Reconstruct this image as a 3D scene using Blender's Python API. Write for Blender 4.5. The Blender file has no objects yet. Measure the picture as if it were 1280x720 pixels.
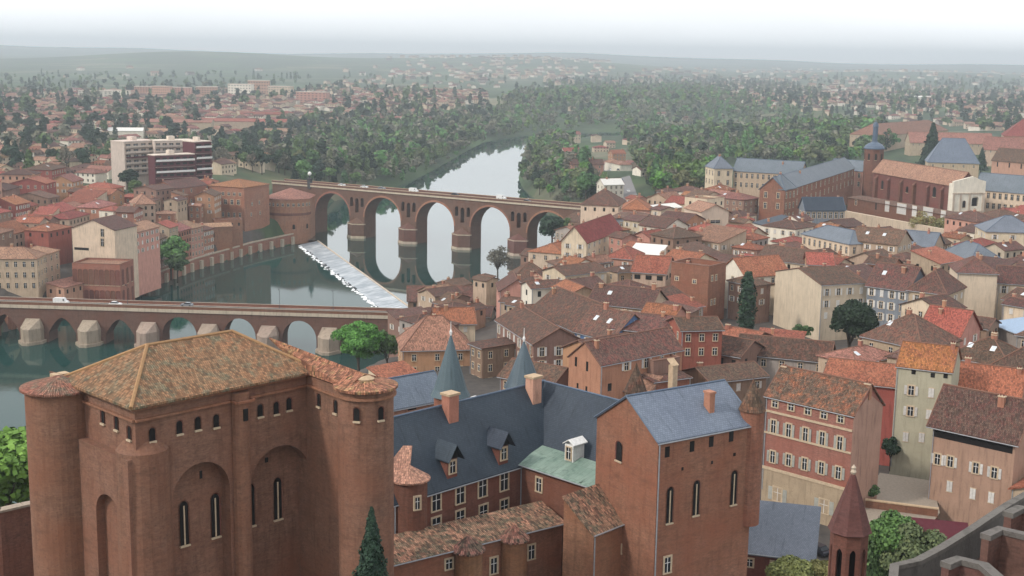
import bpy, math, random
import numpy as np
from mathutils import Matrix, Vector
C = bpy.context.scene.collection
SC = bpy.context.scene
rnd = random.Random(7); nr = np.random.default_rng(11)
# ------------------------------------------------------------------ camera, light, exposure
FPX, HC = 1600.0, 100.0
PITCH, ROLL = math.atan(290 / 1600), math.radians(0.9)
fw = Vector((0, math.cos(PITCH), -math.sin(PITCH))); up0 = Vector((0, math.sin(PITCH), math.cos(PITCH))); rt0 = Vector((1, 0, 0))
rt = rt0 * math.cos(ROLL) + up0 * math.sin(ROLL); up = up0 * math.cos(ROLL) - rt0 * math.sin(ROLL)
cd = bpy.data.cameras.new('camera'); cam = bpy.data.objects.new('camera', cd); C.objects.link(cam)
cd.sensor_width = 36; cd.lens = 36 * FPX / 1280; cd.clip_start = 0.5; cd.clip_end = 60000
cam.matrix_world = Matrix(((rt.x, up.x, -fw.x, 0), (rt.y, up.y, -fw.y, 0), (rt.z, up.z, -fw.z, HC), (0, 0, 0, 1)))
SC.camera = cam
SC.render.resolution_x = 1024; SC.render.resolution_y = 576
SUN_EL, SUN_AZ = math.radians(38), math.radians(-118)      # azimuth from +Y, clockwise; from the left and a little behind
w = bpy.data.worlds.new("World"); SC.world = w; w.use_nodes = True
nt = w.node_tree; bg = nt.nodes['Background']
sky = nt.nodes.new('ShaderNodeTexSky'); sky.sky_type = 'NISHITA'; sky.sun_disc = False
sky.sun_elevation = SUN_EL; sky.sun_rotation = SUN_AZ; sky.air_density = 1.2; sky.dust_density = 3
tc = nt.nodes.new('ShaderNodeTexCoord'); mp = nt.nodes.new('ShaderNodeMapping'); mp.inputs['Scale'].default_value = (1, 1, 6)
nz = nt.nodes.new('ShaderNodeTexNoise'); nz.inputs['Scale'].default_value = 2.2; nz.inputs['Detail'].default_value = 6
rp = nt.nodes.new('ShaderNodeValToRGB'); rp.color_ramp.elements[0].position = .25; rp.color_ramp.elements[1].position = .62
rp.color_ramp.elements[0].color = (.8,)*3 + (1,); rp.color_ramp.elements[1].color = (.97,)*3 + (1,)
mx = nt.nodes.new('ShaderNodeMix'); mx.data_type = 'RGBA'; mx.inputs[7].default_value = (31, 31.5, 32.2, 1)
L = nt.links.new
L(tc.outputs['Generated'], mp.inputs[0]); L(mp.outputs[0], nz.inputs[0]); L(nz.outputs[0], rp.inputs[0]); L(rp.outputs[0], mx.inputs[0])
L(sky.outputs[0], mx.inputs[6]); L(mx.outputs[2], bg.inputs[0]); bg.inputs[1].default_value = 0.1
sl = bpy.data.lights.new('sun', 'SUN'); sl.energy = 5.0; sl.angle = math.radians(6); sl.color = (1, .93, .84)
so = bpy.data.objects.new('sun', sl); C.objects.link(so)
sd = Vector((math.sin(SUN_AZ) * math.cos(SUN_EL), math.cos(SUN_AZ) * math.cos(SUN_EL), math.sin(SUN_EL)))
so.rotation_euler = (-sd).to_track_quat('-Z', 'Y').to_euler()
SC.view_settings.view_transform = 'Standard'; SC.view_settings.look = 'None'; SC.view_settings.gamma = 1
SC.view_settings.exposure = -1.08
SC.cycles.max_bounces = 6; SC.cycles.volume_bounces = 0; SC.cycles.transparent_max_bounces = 8
SC.cycles.use_denoising = True

# ------------------------------------------------------------------ measuring helpers
def ray(px, py):
    return fw + rt * ((px - 640) / FPX) - up * ((py - 360) / FPX)
def G(px, py, z=0.0):
    d = ray(px, py); t = (z - HC) / d.z
    return Vector((d.x * t, d.y * t, z))
def proj(x, y, z):
    v = np.stack([x, y, np.asarray(z) - HC + 0 * x], -1)
    f, r_, u_ = [v @ np.array(q) for q in (fw, rt, up)]
    return 640 + FPX * r_ / f, 360 - FPX * u_ / f
def hitplane(px, py, p0, n):
    d = ray(px, py); o = Vector((0, 0, HC)); t = (p0 - o).dot(n) / d.dot(n)
    return o + d * t
def inpoly(x, y, P):
    x = np.asarray(x, float); y = np.asarray(y, float); r = np.zeros(x.shape, bool); n = len(P)
    for i in range(n):
        x1, y1 = P[i]; x2, y2 = P[(i + 1) % n]
        if y1 == y2: continue
        c = ((y1 > y) != (y2 > y)) & (x < (x2 - x1) * (y - y1) / (y2 - y1) + x1); r ^= c
    return r
def dseg(x, y, P, closed=True):
    d = np.full(np.shape(x), 1e9); n = len(P)
    for i in range(n if closed else n - 1):
        x1, y1 = P[i]; x2, y2 = P[(i + 1) % n]; ex, ey = x2 - x1, y2 - y1
        t = np.clip(((x - x1) * ex + (y - y1) * ey) / (ex * ex + ey * ey), 0, 1)
        d = np.minimum(d, np.hypot(x - x1 - t * ex, y - y1 - t * ey))
    return d
# ------------------------------------------------------------------ river outline and terrain height
LB = [(-420, -60), (-330, 120), (-262, 300), (-214, 400), (-181, 450), (-168, 474), (-158, 500), (-156, 530), (-147, 585), (-131, 640), (-115, 676), (-112, 720), (-124, 800),
      (-120, 860), (-84, 975), (-66, 1110), (-46, 1340), (-30, 1500), (25, 1650), (160, 1760), (320, 1850)]
RB = [(360, 1760), (190, 1690), (90, 1600), (14, 1480), (4, 1250), (1, 1050), (5, 960), (13, 900), (23, 800), (29, 740), (28, 690), (18, 620), (2, 556), (-22, 502), (-34, 462), (-36, 415),
      (-60, 350), (-98, 285), (-122, 200), (-160, 90), (-230, -60)]
RIV = LB + RB
def terrain(x, y):
    x = np.asarray(x, float); y = np.asarray(y, float)
    d = dseg(x, y, RIV); ins = inpoly(x, y, RIV); s = np.where(ins, -d, d)
    left = x < np.interp(y, [-60, 300, 500, 700, 900, 1500], [-320, -180, -95, -45, -50, 10])
    q = np.where(left, np.clip(s / 130, 0, 1) * 12 + 12, np.clip((s - 5) / 62, 0, 1) * 20 + 7)
    far = np.clip((y - 640) / 120, 0, 1)
    q = q * (1 - far) + far * (10 + 16 * np.clip(s / 55, 0, 1))
    quay = left & (y > 452) & (y < 668)
    fy = np.clip((y - 850) / 250, 0, 1); q = q * (1 - fy) + fy * (4 + 22 * np.clip((s - 60) / 300, 0, 1))
    bank = np.where(s < 0, np.maximum(-4, s * .5), np.where(quay, np.clip((s - 1.5) / 2.5, 0, 1), np.minimum(1, s / 9)))
    q = np.where(quay & (s < 14), np.minimum(q, 5.5 + s * .5), q)
    z = np.where(s < 0, bank, .3 + (q - .3) * (bank * bank * (3 - 2 * bank)))
    r = np.hypot(x, y); th = np.arctan2(x, np.maximum(y, 1))
    h1 = np.exp(-((r - 6200) / 1500) ** 2) * (38 + 22 * np.sin(th * 9 + 2.1) + 14 * np.sin(th * 23 + 1) + 26 * np.clip(-th * 3, 0, 1))
    h2 = np.clip((r - 6500) / 4500, 0, 1) ** 1.4 * (66 + 26 * np.exp(-((th - .02) / .12) ** 2) + 12 * np.sin(th * 14 + .7) + 6 * np.sin(th * 41) + 18 * np.clip(-th * 3, 0, 1))
    z = z + np.where(r > 3200, h1 + h2 + 4 * np.sin(x / 310) * np.sin(y / 370 + x / 900) * np.clip((r - 3200) / 1500, 0, 1), 0)
    return z
def T1(x, y): return float(terrain(np.array([x]), np.array([y]))[0])

# ------------------------------------------------------------------ materials
MATS = {}
def node_mat(name, base, rough=.85):
    m = bpy.data.materials.new(name); m.use_nodes = True
    b = m.node_tree.nodes['Principled BSDF']; b.inputs['Roughness'].default_value = rough
    b.inputs['Base Color'].default_value = (*base, 1); b.inputs['Specular IOR Level'].default_value = .25
    return m, m.node_tree.nodes, m.node_tree.links.new, b
def mixc(N, K, fac, a, b, mode='MIX'):
    n = N.new('ShaderNodeMix'); n.data_type = 'RGBA'; n.blend_type = mode
    for s, v in ((0, fac), (6, a), (7, b)):
        if isinstance(v, (int, float)): n.inputs[s].default_value = v
        elif isinstance(v, tuple): n.inputs[s].default_value = (*v[:3], 1)
        else: K(v, n.inputs[s])
    return n.outputs[2]
def noise(N, K, vec, scale, detail=5, sc=None, rough=.6):
    n = N.new('ShaderNodeTexNoise'); n.inputs['Scale'].default_value = scale; n.inputs['Detail'].default_value = detail; n.inputs['Roughness'].default_value = rough
    if sc:
        q = N.new('ShaderNodeMapping'); q.inputs['Scale'].default_value = sc; K(vec, q.inputs[0]); vec = q.outputs[0]
    K(vec, n.inputs[0]); return n.outputs[0]
def ramp(N, K, v, a, b):
    n = N.new('ShaderNodeMapRange'); n.inputs[1].default_value = a; n.inputs[2].default_value = b; K(v, n.inputs[0]); return n.outputs[0]
def objvar(N, K, col, amt=.25, hue=.02):
    oi = N.new('ShaderNodeObjectInfo'); h = N.new('ShaderNodeHueSaturation')
    m1 = N.new('ShaderNodeMapRange'); m1.inputs[3].default_value = 1 - amt; m1.inputs[4].default_value = 1 + amt
    m2 = N.new('ShaderNodeMapRange'); m2.inputs[3].default_value = .5 - hue; m2.inputs[4].default_value = .5 + hue
    f = N.new('ShaderNodeMath'); f.operation = 'FRACT'; g = N.new('ShaderNodeMath'); g.operation = 'MULTIPLY'; g.inputs[1].default_value = 7.31
    K(oi.outputs['Random'], m1.inputs[0]); K(oi.outputs['Random'], g.inputs[0]); K(g.outputs[0], f.inputs[0]); K(f.outputs[0], m2.inputs[0])
    K(m1.outputs[0], h.inputs['Value']); K(m2.outputs[0], h.inputs['Hue']); K(col, h.inputs['Color']); return h.outputs[0]
def plaster(name, col, stain=.45, var=.12, brick=False, rough=.9):
    if name in MATS: return MATS[name]
    if 'plaster' in name: col = tuple(c * .86 for c in col)
    m, N, K, b = node_mat(name, col, rough); t = N.new('ShaderNodeTexCoord').outputs['Object']
    n1 = noise(N, K, t, .35, 6); n2 = noise(N, K, t, 1.6, 6, (1, 1, .14)); n3 = noise(N, K, t, 5, 3)
    dk = tuple(c * (1 - stain) for c in col); lt = tuple(min(.9, c * 1.22) for c in col)
    c = mixc(N, K, ramp(N, K, n1, .3, .7), tuple(col), lt)
    c = mixc(N, K, ramp(N, K, n2, .5, .8), c, dk)
    if brick:
        n6 = noise(N, K, t, 2.4, 4, (1, 1, 1.6), .75); c = mixc(N, K, .7, c, mixc(N, K, ramp(N, K, n6, .32, .68), (.72, .70, .70), (1.26, 1.24, 1.22)), 'MULTIPLY')
        uvn = N.new('ShaderNodeUVMap').outputs[0]
        br = N.new('ShaderNodeTexBrick'); br.inputs['Scale'].default_value = 1; br.inputs['Brick Width'].default_value = .42; br.inputs['Row Height'].default_value = .11
        br.inputs['Mortar Size'].default_value = .012; br.inputs['Color1'].default_value = (.62, .62, .62, 1); br.inputs['Color2'].default_value = (1.25, 1.15, 1.1, 1); br.inputs['Mortar'].default_value = (.9, .95, 1, 1)
        K(uvn, br.inputs[0]); c = mixc(N, K, .55, c, br.outputs[0], 'MULTIPLY')
        n4 = noise(N, K, t, .12, 4); c = mixc(N, K, ramp(N, K, n4, .4, .75), c, (col[0] * 1.05, col[1] * .78, col[2] * .68))
        n5 = noise(N, K, uvn, 1, 5, (.3, 1.1, 1)); c = mixc(N, K, ramp(N, K, n5, .52, .9), c, dk)
    c = mixc(N, K, ramp(N, K, n3, .55, .8), c, dk)
    K(objvar(N, K, c, var, .012), b.inputs['Base Color'])
    bp = N.new('ShaderNodeBump'); bp.inputs['Strength'].default_value = .35; bp.inputs['Distance'].default_value = .05; K(n3, bp.inputs['Height']); K(bp.outputs[0], b.inputs['Normal'])
    MATS[name] = m; return m
def tiles(name, a, c2, moss=(.095, .062, .048), mossamt=.6, var=.22, tw=.28, th=.4, slate=False, bump=.6, mott=.5):
    if name in MATS: return MATS[name]
    m, N, K, b = node_mat(name, a, .55 if slate else .9)
    uvn = N.new('ShaderNodeUVMap').outputs[0]; t = N.new('ShaderNodeTexCoord').outputs['Object']
    br = N.new('ShaderNodeTexBrick'); br.inputs['Scale'].default_value = 1; br.inputs['Brick Width'].default_value = tw; br.inputs['Row Height'].default_value = th
    br.inputs['Mortar Size'].default_value = .02; br.inputs['Color1'].default_value = (1 - mott,)*3 + (1,); br.inputs['Color2'].default_value = (1 + mott * 1.4, 1 + mott * 1.3, 1 + mott * 1.2, 1); br.inputs['Mortar'].default_value = (.45, .45, .45, 1)
    K(uvn, br.inputs[0])
    n1 = noise(N, K, t, .25, 6); n2 = noise(N, K, t, .9, 8, None, .7); n3 = noise(N, K, uvn, 1, 4, (2.2, .25, 1))
    c = mixc(N, K, ramp(N, K, n1, .35, .65), tuple(a), tuple(c2))
    c = mixc(N, K, ramp(N, K, n2, 1 - mossamt, 1 - mossamt + .14), c, moss)
    c = mixc(N, K, ramp(N, K, n3, .55, .8), c, tuple(x * .55 for x in a))
    c = mixc(N, K, .8, c, br.outputs[0], 'MULTIPLY')
    K(objvar(N, K, c, var, .018), b.inputs['Base Color'])
    if not slate:
        wv = N.new('ShaderNodeTexWave'); wv.inputs['Scale'].default_value = .314 / tw; wv.wave_profile = 'SIN'; K(uvn, wv.inputs[0])
        bp = N.new('ShaderNodeBump'); bp.inputs['Strength'].default_value = bump; bp.inputs['Distance'].default_value = .12; K(wv.outputs['Fac'], bp.inputs['Height']); K(bp.outputs[0], b.inputs['Normal'])
    MATS[name] = m; return m
def plain(name, col, rough=.6, metal=0, var=0):
    if name in MATS: return MATS[name]
    m, N, K, b = node_mat(name, col, rough); b.inputs['Metallic'].default_value = metal
    t = N.new('ShaderNodeTexCoord').outputs['Object']; n1 = noise(N, K, t, 2.5, 5)
    c = mixc(N, K, ramp(N, K, n1, .35, .75), tuple(col), tuple(x * .72 for x in col))
    if var: c = objvar(N, K, c, var, .01)
    K(c, b.inputs['Base Color']); MATS[name] = m; return m
BR = plaster('palace_brick', (.19, .105, .073), .5, .05, True)
BR2 = plaster('orange_brick', (.235, .122, .075), .45, .06, True)
BRD = plaster('dark_brick', (.16, .075, .055), .45, .1, True)
BRB = plaster('bridge_brick', (.13, .073, .057), .5, .03, True)
BRM = plaster('mill_brick', (.28, .14, .098), .45, .1, True)
STN = plaster('pale_stone', (.42, .35, .27), .45, .05)
WALLS = {'cream': plaster('cream_plaster', (.60, .49, .36)), 'white': plaster('white_plaster', (.72, .66, .56), .3), 'pink': plaster('pink_plaster', (.50, .27, .20)),
         'orange': plaster('orange_plaster', (.40, .205, .125)), 'rosebeige': plaster('rose_beige_plaster', (.40, .25, .185)), 'beige': plaster('beige_plaster', (.44, .33, .24)), 'grey': plaster('grey_plaster', (.33, .29, .26)),
         'brown': plaster('brown_plaster', (.25, .155, .115)), 'brick': BR, 'red': plaster('red_plaster', (.30, .10, .07)), 'bluegrey': plaster('blue_grey_plaster', (.23, .25, .29)),
         'blue': plaster('blue_plaster', (.12, .21, .40)), 'dbrick': BRD, 'obrick': BR2, 'mbrick': BRM, 'stone': STN, 'sage': plaster('sage_grey_plaster', (.42, .39, .29), .2),
         'rosebrick': plaster('rose_brick', (.27, .13, .10), .3, .03, True), 'sand': plaster('sand_render', (.50, .41, .31), .3)}
ROOFS = {'brown': tiles('brown_tiles', (.130, .058, .044), (.175, .078, .056)), 'red': tiles('red_tiles', (.22, .066, .045), (.27, .095, .063), (.16, .07, .05), .42),
         'rust': tiles('rust_red_tiles', (.19, .062, .045), (.25, .09, .058)), 'dark': tiles('dark_tiles', (.095, .046, .038), (.12, .055, .044)), 'pink': tiles('pink_tiles', (.30, .145, .11), (.24, .11, .085), (.15, .08, .06), .5),
         'orange': tiles('orange_tiles', (.27, .10, .058), (.24, .09, .052), (.2, .09, .05), .4), 'ochre': tiles('ochre_lichen_tiles', (.33, .165, .05), (.27, .12, .05), (.2, .085, .05), .48),
         'tan': tiles('tan_tiles', (.33, .20, .13), (.26, .15, .10), (.16, .1, .07), .45), 'slate': tiles('grey_slates', (.12, .14, .17), (.15, .17, .205), (.10, .12, .15), .3, .06, .3, .25, True, 0, .12),
         'dslate': tiles('dark_slates', (.030, .043, .062), (.04, .055, .075), (.03, .036, .045), .35, .05, .3, .25, True, 0, .15),
         'bslate': tiles('blue_slates', (.125, .155, .20), (.145, .18, .225), (.11, .13, .165), .3, .04, .35, .3, True, 0, .12), 'bmetal': plain('blue_metal_roof', (.26, .36, .50), .4), 'white': plain('white_roof_sheet', (.7, .68, .64)),
         'zinc': plain('zinc_roof', (.30, .31, .33), .5), 'palace': tiles('mossy_palace_tiles', (.255, .112, .068), (.22, .125, .08), (.15, .13, .09), .52, .03, .22, .36, False, .7, .55),
         'wing': tiles('patched_old_tiles', (.30, .13, .10), (.20, .12, .09), (.11, .09, .065), .55, .05, .26, .5, False, .7, .8)}
COP = tiles('green_copper_roof', (.15, .22, .185), (.21, .28, .24), (.11, .17, .145), .5, .02, .9, 3, True, 0, .1)
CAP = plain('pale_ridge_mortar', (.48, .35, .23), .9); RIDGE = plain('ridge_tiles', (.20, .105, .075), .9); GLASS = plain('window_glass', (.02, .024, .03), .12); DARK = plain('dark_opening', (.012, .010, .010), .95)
SHUT = plain('white_shutter_paint', (.62, .60, .57), .6, 0, .12); SHG = plain('grey_shutter_paint', (.40, .40, .36), .6, 0, .1); FRM = plain('pale_stone_surround', (.55, .43, .30), .85)
WHT = plain('white_paint', (.78, .77, .75), .5); CHIM = plaster('chimney_brick', (.36, .17, .11)); ASPH = plain('asphalt', (.085, .08, .08), .9); IRON = plain('dark_iron', (.05, .05, .055), .5)
LEAD = plain('blue_lead', (.09, .125, .18), .45); PAV = plain('parapet_stone', (.36, .29, .23), .9)
# ------------------------------------------------------------------ mesh building
class MB:
    def __init__(s): s.v = []; s.f = []; s.m = []; s.uv = []
    def face(s, pts, mi=0, uv=None):
        n = len(s.v); s.v += [tuple(p) for p in pts]; s.f.append(tuple(range(n, n + len(pts)))); s.m.append(mi)
        if uv is None:
            p = [Vector(q) for q in pts]; nn = Vector((0, 0, 0))
            for i in range(len(p)):
                a, b = p[i], p[(i + 1) % len(p)]; nn += a.cross(b)
            nn.normalize() if nn.length > 0 else None
            if abs(nn.z) > .97: uv = [(q.x, q.y) for q in p]
            else:
                ud = Vector((0, 0, 1)).cross(nn).normalized(); vd = nn.cross(ud); uv = [(q.dot(ud), q.dot(vd)) for q in p]
        s.uv += uv
    def box(s, x0, x1, y0, y1, z0, z1, mi=0, bottom=True):
        P = [(x0, y0), (x1, y0), (x1, y1), (x0, y1)]
        s.prism(P, z0, z1, mi, bottom)
    def prism(s, P, z0, z1, mi=0, bottom=True, top=True):
        n = len(P)
        for i in range(n):
            a, b = P[i], P[(i + 1) % n]; s.face([(a[0], a[1], z0), (b[0], b[1], z0), (b[0], b[1], z1), (a[0], a[1], z1)], mi)
        if top: s.face([(p[0], p[1], z1) for p in P], mi)
        if bottom: s.face([(p[0], p[1], z0) for p in reversed(P)], mi)
    def lathe(s, prof, cx=0, cy=0, n=20, mi=0, cap=True, a0=0):
        for k in range(n):
            a, b = a0 + 2 * math.pi * k / n, a0 + 2 * math.pi * (k + 1) / n
            for (r0, z0), (r1, z1) in zip(prof, prof[1:]):
                q = [(cx + r0 * math.cos(a), cy + r0 * math.sin(a), z0), (cx + r0 * math.cos(b), cy + r0 * math.sin(b), z0),
                     (cx + r1 * math.cos(b), cy + r1 * math.sin(b), z1), (cx + r1 * math.cos(a), cy + r1 * math.sin(a), z1)]
                L_ = math.hypot(r1 - r0, z1 - z0); rr = max(r0, r1)
                uv = [(a * rr, z0 if r0 == r1 else 0), (b * rr, z0 if r0 == r1 else 0), (b * rr, z1 if r0 == r1 else L_), (a * rr, z1 if r0 == r1 else L_)]
                if r1 < 1e-4: q = q[:3]; uv = uv[:3]
                elif r0 < 1e-4: q = [q[0], q[2], q[3]]; uv = [uv[0], uv[2], uv[3]]
                s.face(q, mi, uv)
        if cap:
            for r, z in (prof[0], prof[-1]):
                if r > 1e-3: s.face([(cx + r * math.cos(a0 + 2 * math.pi * k / n), cy + r * math.sin(a0 + 2 * math.pi * k / n), z) for k in range(n)], mi)
    def slab(s, pts, t=.22, mi=0):          # roof plane with a thickness
        p = [Vector(q) for q in pts]; nn = (p[1] - p[0]).cross(p[2] - p[0]).normalized()
        if nn.z < 0: p.reverse(); nn = -nn
        top = [q + Vector((0, 0, t)) for q in p]
        s.face(top, mi); s.face(list(reversed(p)), mi)
        for i in range(len(p)):
            j = (i + 1) % len(p); s.face([p[i], p[j], top[j], top[i]], mi)
    def bar(s, a, b, r=.15, mi=0, n=6, r2=None):
        a = Vector(a); b = Vector(b); d = (b - a).normalized(); u = d.orthogonal().normalized(); v = d.cross(u); r2 = r if r2 is None else r2
        A = [a + (u * math.cos(6.2832 * k / n) + v * math.sin(6.2832 * k / n)) * r for k in range(n)]
        B = [b + (u * math.cos(6.2832 * k / n) + v * math.sin(6.2832 * k / n)) * r2 for k in range(n)]
        for k in range(n): s.face([A[k], A[(k + 1) % n], B[(k + 1) % n], B[k]], mi)
        s.face(A, mi); s.face(B, mi)
    def mesh(s, name, mats):
        me = bpy.data.meshes.new(name); me.from_pydata(s.v, [], s.f)
        for m in (mats if isinstance(mats, (list, tuple)) else [mats]): me.materials.append(m)
        me.polygons.foreach_set('material_index', s.m)
        u = me.uv_layers.new(name='UVMap'); u.data.foreach_set('uv', np.array(s.uv, 'f').ravel()); me.update(); return me
    def build(s, name, mats, parent=None, loc=None, rz=0):
        return link(name, s.mesh(name, mats), parent, loc, rz)
def link(name, me, parent=None, loc=None, rz=0):
    o = bpy.data.objects.new(name, me); C.objects.link(o)
    if parent: o.parent = parent
    if loc is not None: o.location = loc
    if rz: o.rotation_euler.z = rz
    return o
LABELS = set()
def tag(o, label, cat, group=None, kind=None):
    if label: o['label'] = label
    if cat: o['category'] = cat
    if group: o['group'] = group
    if kind: o['kind'] = kind
    return o
def root(name, loc, rz, label, cat, group=None):
    o = bpy.data.objects.new(name, None); C.objects.link(o); o.location = loc; o.rotation_euler.z = rz; o.empty_display_size = .5
    return tag(o, label, cat, group)
def structure(o): o['kind'] = 'structure'; return o
# wall with (arched) openings: y = 0 (front) .. th; openings (u0,u1,zbottom,zspring,rise,pointed)
def arcade(mb, u0, u1, z0, ztop, th, ops, mi=0, n=10, zt=None, y0=0.0):
    def top(o, u):
        a, b, zb, zs, ri, pt = o; t = (u - a) / (b - a) * 2 - 1
        if ri == 0: return zs
        return zs + ri * (math.sqrt(max(0, 1 - t * t)) if not pt else (1 - abs(t) ** 1.7) * 1.0)
    ztf = zt or (lambda u: ztop)
    xs = {u0, u1}
    for o in ops:
        for k in range(n + 1): xs.add(round(o[0] + (o[1] - o[0]) * (.5 - .5 * math.cos(math.pi * k / n)), 4))
    xs = sorted(x for x in xs if u0 <= x <= u1); ya, yb = y0, y0 + th
    for a, b in zip(xs, xs[1:]):
        m = (a + b) / 2; cur = (z0, z0)
        cov = sorted([o for o in ops if o[0] < m < o[1]], key=lambda o: o[2])
        for o in cov + [None]:
            nb = (ztf(a), ztf(b)) if o is None else (o[2], o[2])
            if nb[0] > cur[0] + 1e-3 or nb[1] > cur[1] + 1e-3:
                for y in (ya, yb):
                    mb.face([(a, y, cur[0]), (b, y, cur[1]), (b, y, nb[1]), (a, y, nb[0])], mi)
                mb.face([(a, ya, nb[0]), (b, ya, nb[1]), (b, yb, nb[1]), (a, yb, nb[0])], mi)
                if cur[0] > z0 + 1e-4: mb.face([(a, ya, cur[0]), (b, ya, cur[1]), (b, yb, cur[1]), (a, yb, cur[0])], mi)
            if o: cur = (top(o, a), top(o, b))
    for o in ops:
        for u in (o[0], o[1]):
            if o[3] > o[2]: mb.face([(u, ya, o[2]), (u, yb, o[2]), (u, yb, o[3]), (u, ya, o[3])], mi)
    for u in (u0, u1): mb.face([(u, ya, z0), (u, yb, z0), (u, yb, ztf(u)), (u, ya, ztf(u))], mi)
# ------------------------------------------------------------------ windows (shared meshes; wall at y=0, outwards -y)
WM = {}
def win_mesh(w_, h_, style):
    k = (round(w_, 1), round(h_, 1), style)
    if k in WM: return WM[k]
    b = MB(); a = w_ / 2
    if style in ('dark', 'arch', 'lancet', 'blind'):
        if style == 'dark': b.box(-a, a, -.03, .1, 0, h_, 1)
        else:
            P = [(-a, 0), (a, 0)] + [(a * math.cos(t), h_ - a + a * math.sin(t) * (1.3 if style == 'lancet' else 1)) for t in np.linspace(0, math.pi, 9)]
            b.face([(p[0], -.03, p[1]) for p in P], 1)
            for i in range(len(P)):
                p, q = P[i], P[(i + 1) % len(P)]; f = 1.18
                if i == 0: continue
                b.face([(p[0], -.02, p[1]), (q[0], -.02, q[1]), (q[0] * f, -.12, q[1] + (q[1] - h_ + a > 0) * .12), (p[0] * f, -.12, p[1] + (p[1] - h_ + a > 0) * .12)], 3)
            b.box(-a * 1.2, a * 1.2, -.2, .05, -.18, 0, 0)
            if style == 'lancet': b.box(-.07, .07, -.1, .02, 0, h_ - .3, 0)
    elif style == 'closed':
        b.box(-a, -.02, -.1, .02, 0, h_, 2); b.box(.02, a, -.1, .02, 0, h_, 2); b.box(-a - .12, a + .12, -.07, .02, -.14, 0, 0); b.box(-a - .1, a + .1, -.06, .02, h_, h_ + .12, 0)
    else:
        b.box(-a, a, -.03, .1, 0, h_, 1)
        f = .16 if style != 'frame' else .24
        b.box(-a - f, -a, -.1, .05, 0, h_, 0); b.box(a, a + f, -.1, .05, 0, h_, 0); b.box(-a - f, a + f, -.1, .05, h_, h_ + f, 0); b.box(-a - f, a + f, -.16, .05, -.16, 0, 0)
        b.box(-.04, .04, -.07, 0, 0, h_, 4); b.box(-a, -.04, -.065, 0, h_ * .62, h_ * .62 + .07, 4); b.box(.04, a, -.065, 0, h_ * .62, h_ * .62 + .07, 4)
        if style == 'shut':
            b.box(-a - f - a, -a - f, -.12, -.04, 0, h_, 2); b.box(a + f, a + f + a, -.12, -.04, 0, h_, 2)
    mats = [FRM, BRD if style == 'blind' else GLASS if style not in ('dark', 'arch', 'lancet') else DARK, SHUT, BRD, WHT]
    me = b.mesh('window', mats); me['s'] = style; WM[k] = me; return me
SHM = {}
def shutter_mesh(w_, h_, grey=False):
    k = (round(w_, 1), round(h_, 1), grey)
    if k not in SHM:
        b = MB(); b.box(0, w_, -.06, 0, 0, h_, 0)
        for i in range(int(h_ / .16)): b.box(.06, w_ - .06, -.09, -.055, .08 + i * .16, .16 + i * .16, 0)
        SHM[k] = b.mesh('shutter', SHG if grey else SHUT)
    return SHM[k]
def put_window(parent, x, y, z, rz, w_, h_, style, near=False, grey=False):
    if style == 'shut' and near:
        o = link('window', win_mesh(w_, h_, 'frame'), parent, (x, y, z), rz)
        if grey is None: return o
        a = w_ / 2
        link('shutter', shutter_mesh(a, h_, grey), o, (-a - .26 - a, -.04, 0)); link('shutter', shutter_mesh(a, h_, grey), o, (a + .26, -.04, 0))
        return o
    return link('window', win_mesh(w_, h_, style), parent, (x, y, z), rz)
FOOT = []                        # footprints already taken: (cx, cy, radius)
CHM = {}
def chimney(parent, x, y, z, s=.7, h=1.6, stone=None):
    k = (s, h)
    if k not in CHM:
        b = MB(); b.box(-s / 2, s / 2, -.35, .35, -.9, h, 0); b.box(-s / 2 - .08, s / 2 + .08, -.43, .43, h, h + .15, 1)
        for dx in (-s / 4, s / 4): b.lathe([(.12, h + .15), (.1, h + .5)], dx, 0, 6, 2)
        CHM[k] = b.mesh('chimney', [CHIM, FRM, ROOFS['red']])
    return link('chimney', CHM[k], parent, (x, y, z))
SKL = None
def skylight(parent, p, n_, ux):
    global SKL
    if SKL is None:
        b = MB(); b.box(-.5, .5, -.7, .7, 0, .12, 0); b.box(-.4, .4, -.6, .6, .12, .14, 1); SKL = b.mesh('skylight', [WHT, plain('skylight_glass', (.6, .66, .72), .1)])
    o = link('skylight', SKL, parent); z = Vector(n_).normalized(); x = Vector(ux); y = z.cross(x)
    o.matrix_local = Matrix(((x.x, y.x, z.x, p[0]), (x.y, y.y, z.y, p[1]), (x.z, y.z, z.z, p[2]), (0, 0, 0, 1)))
    return o
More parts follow.
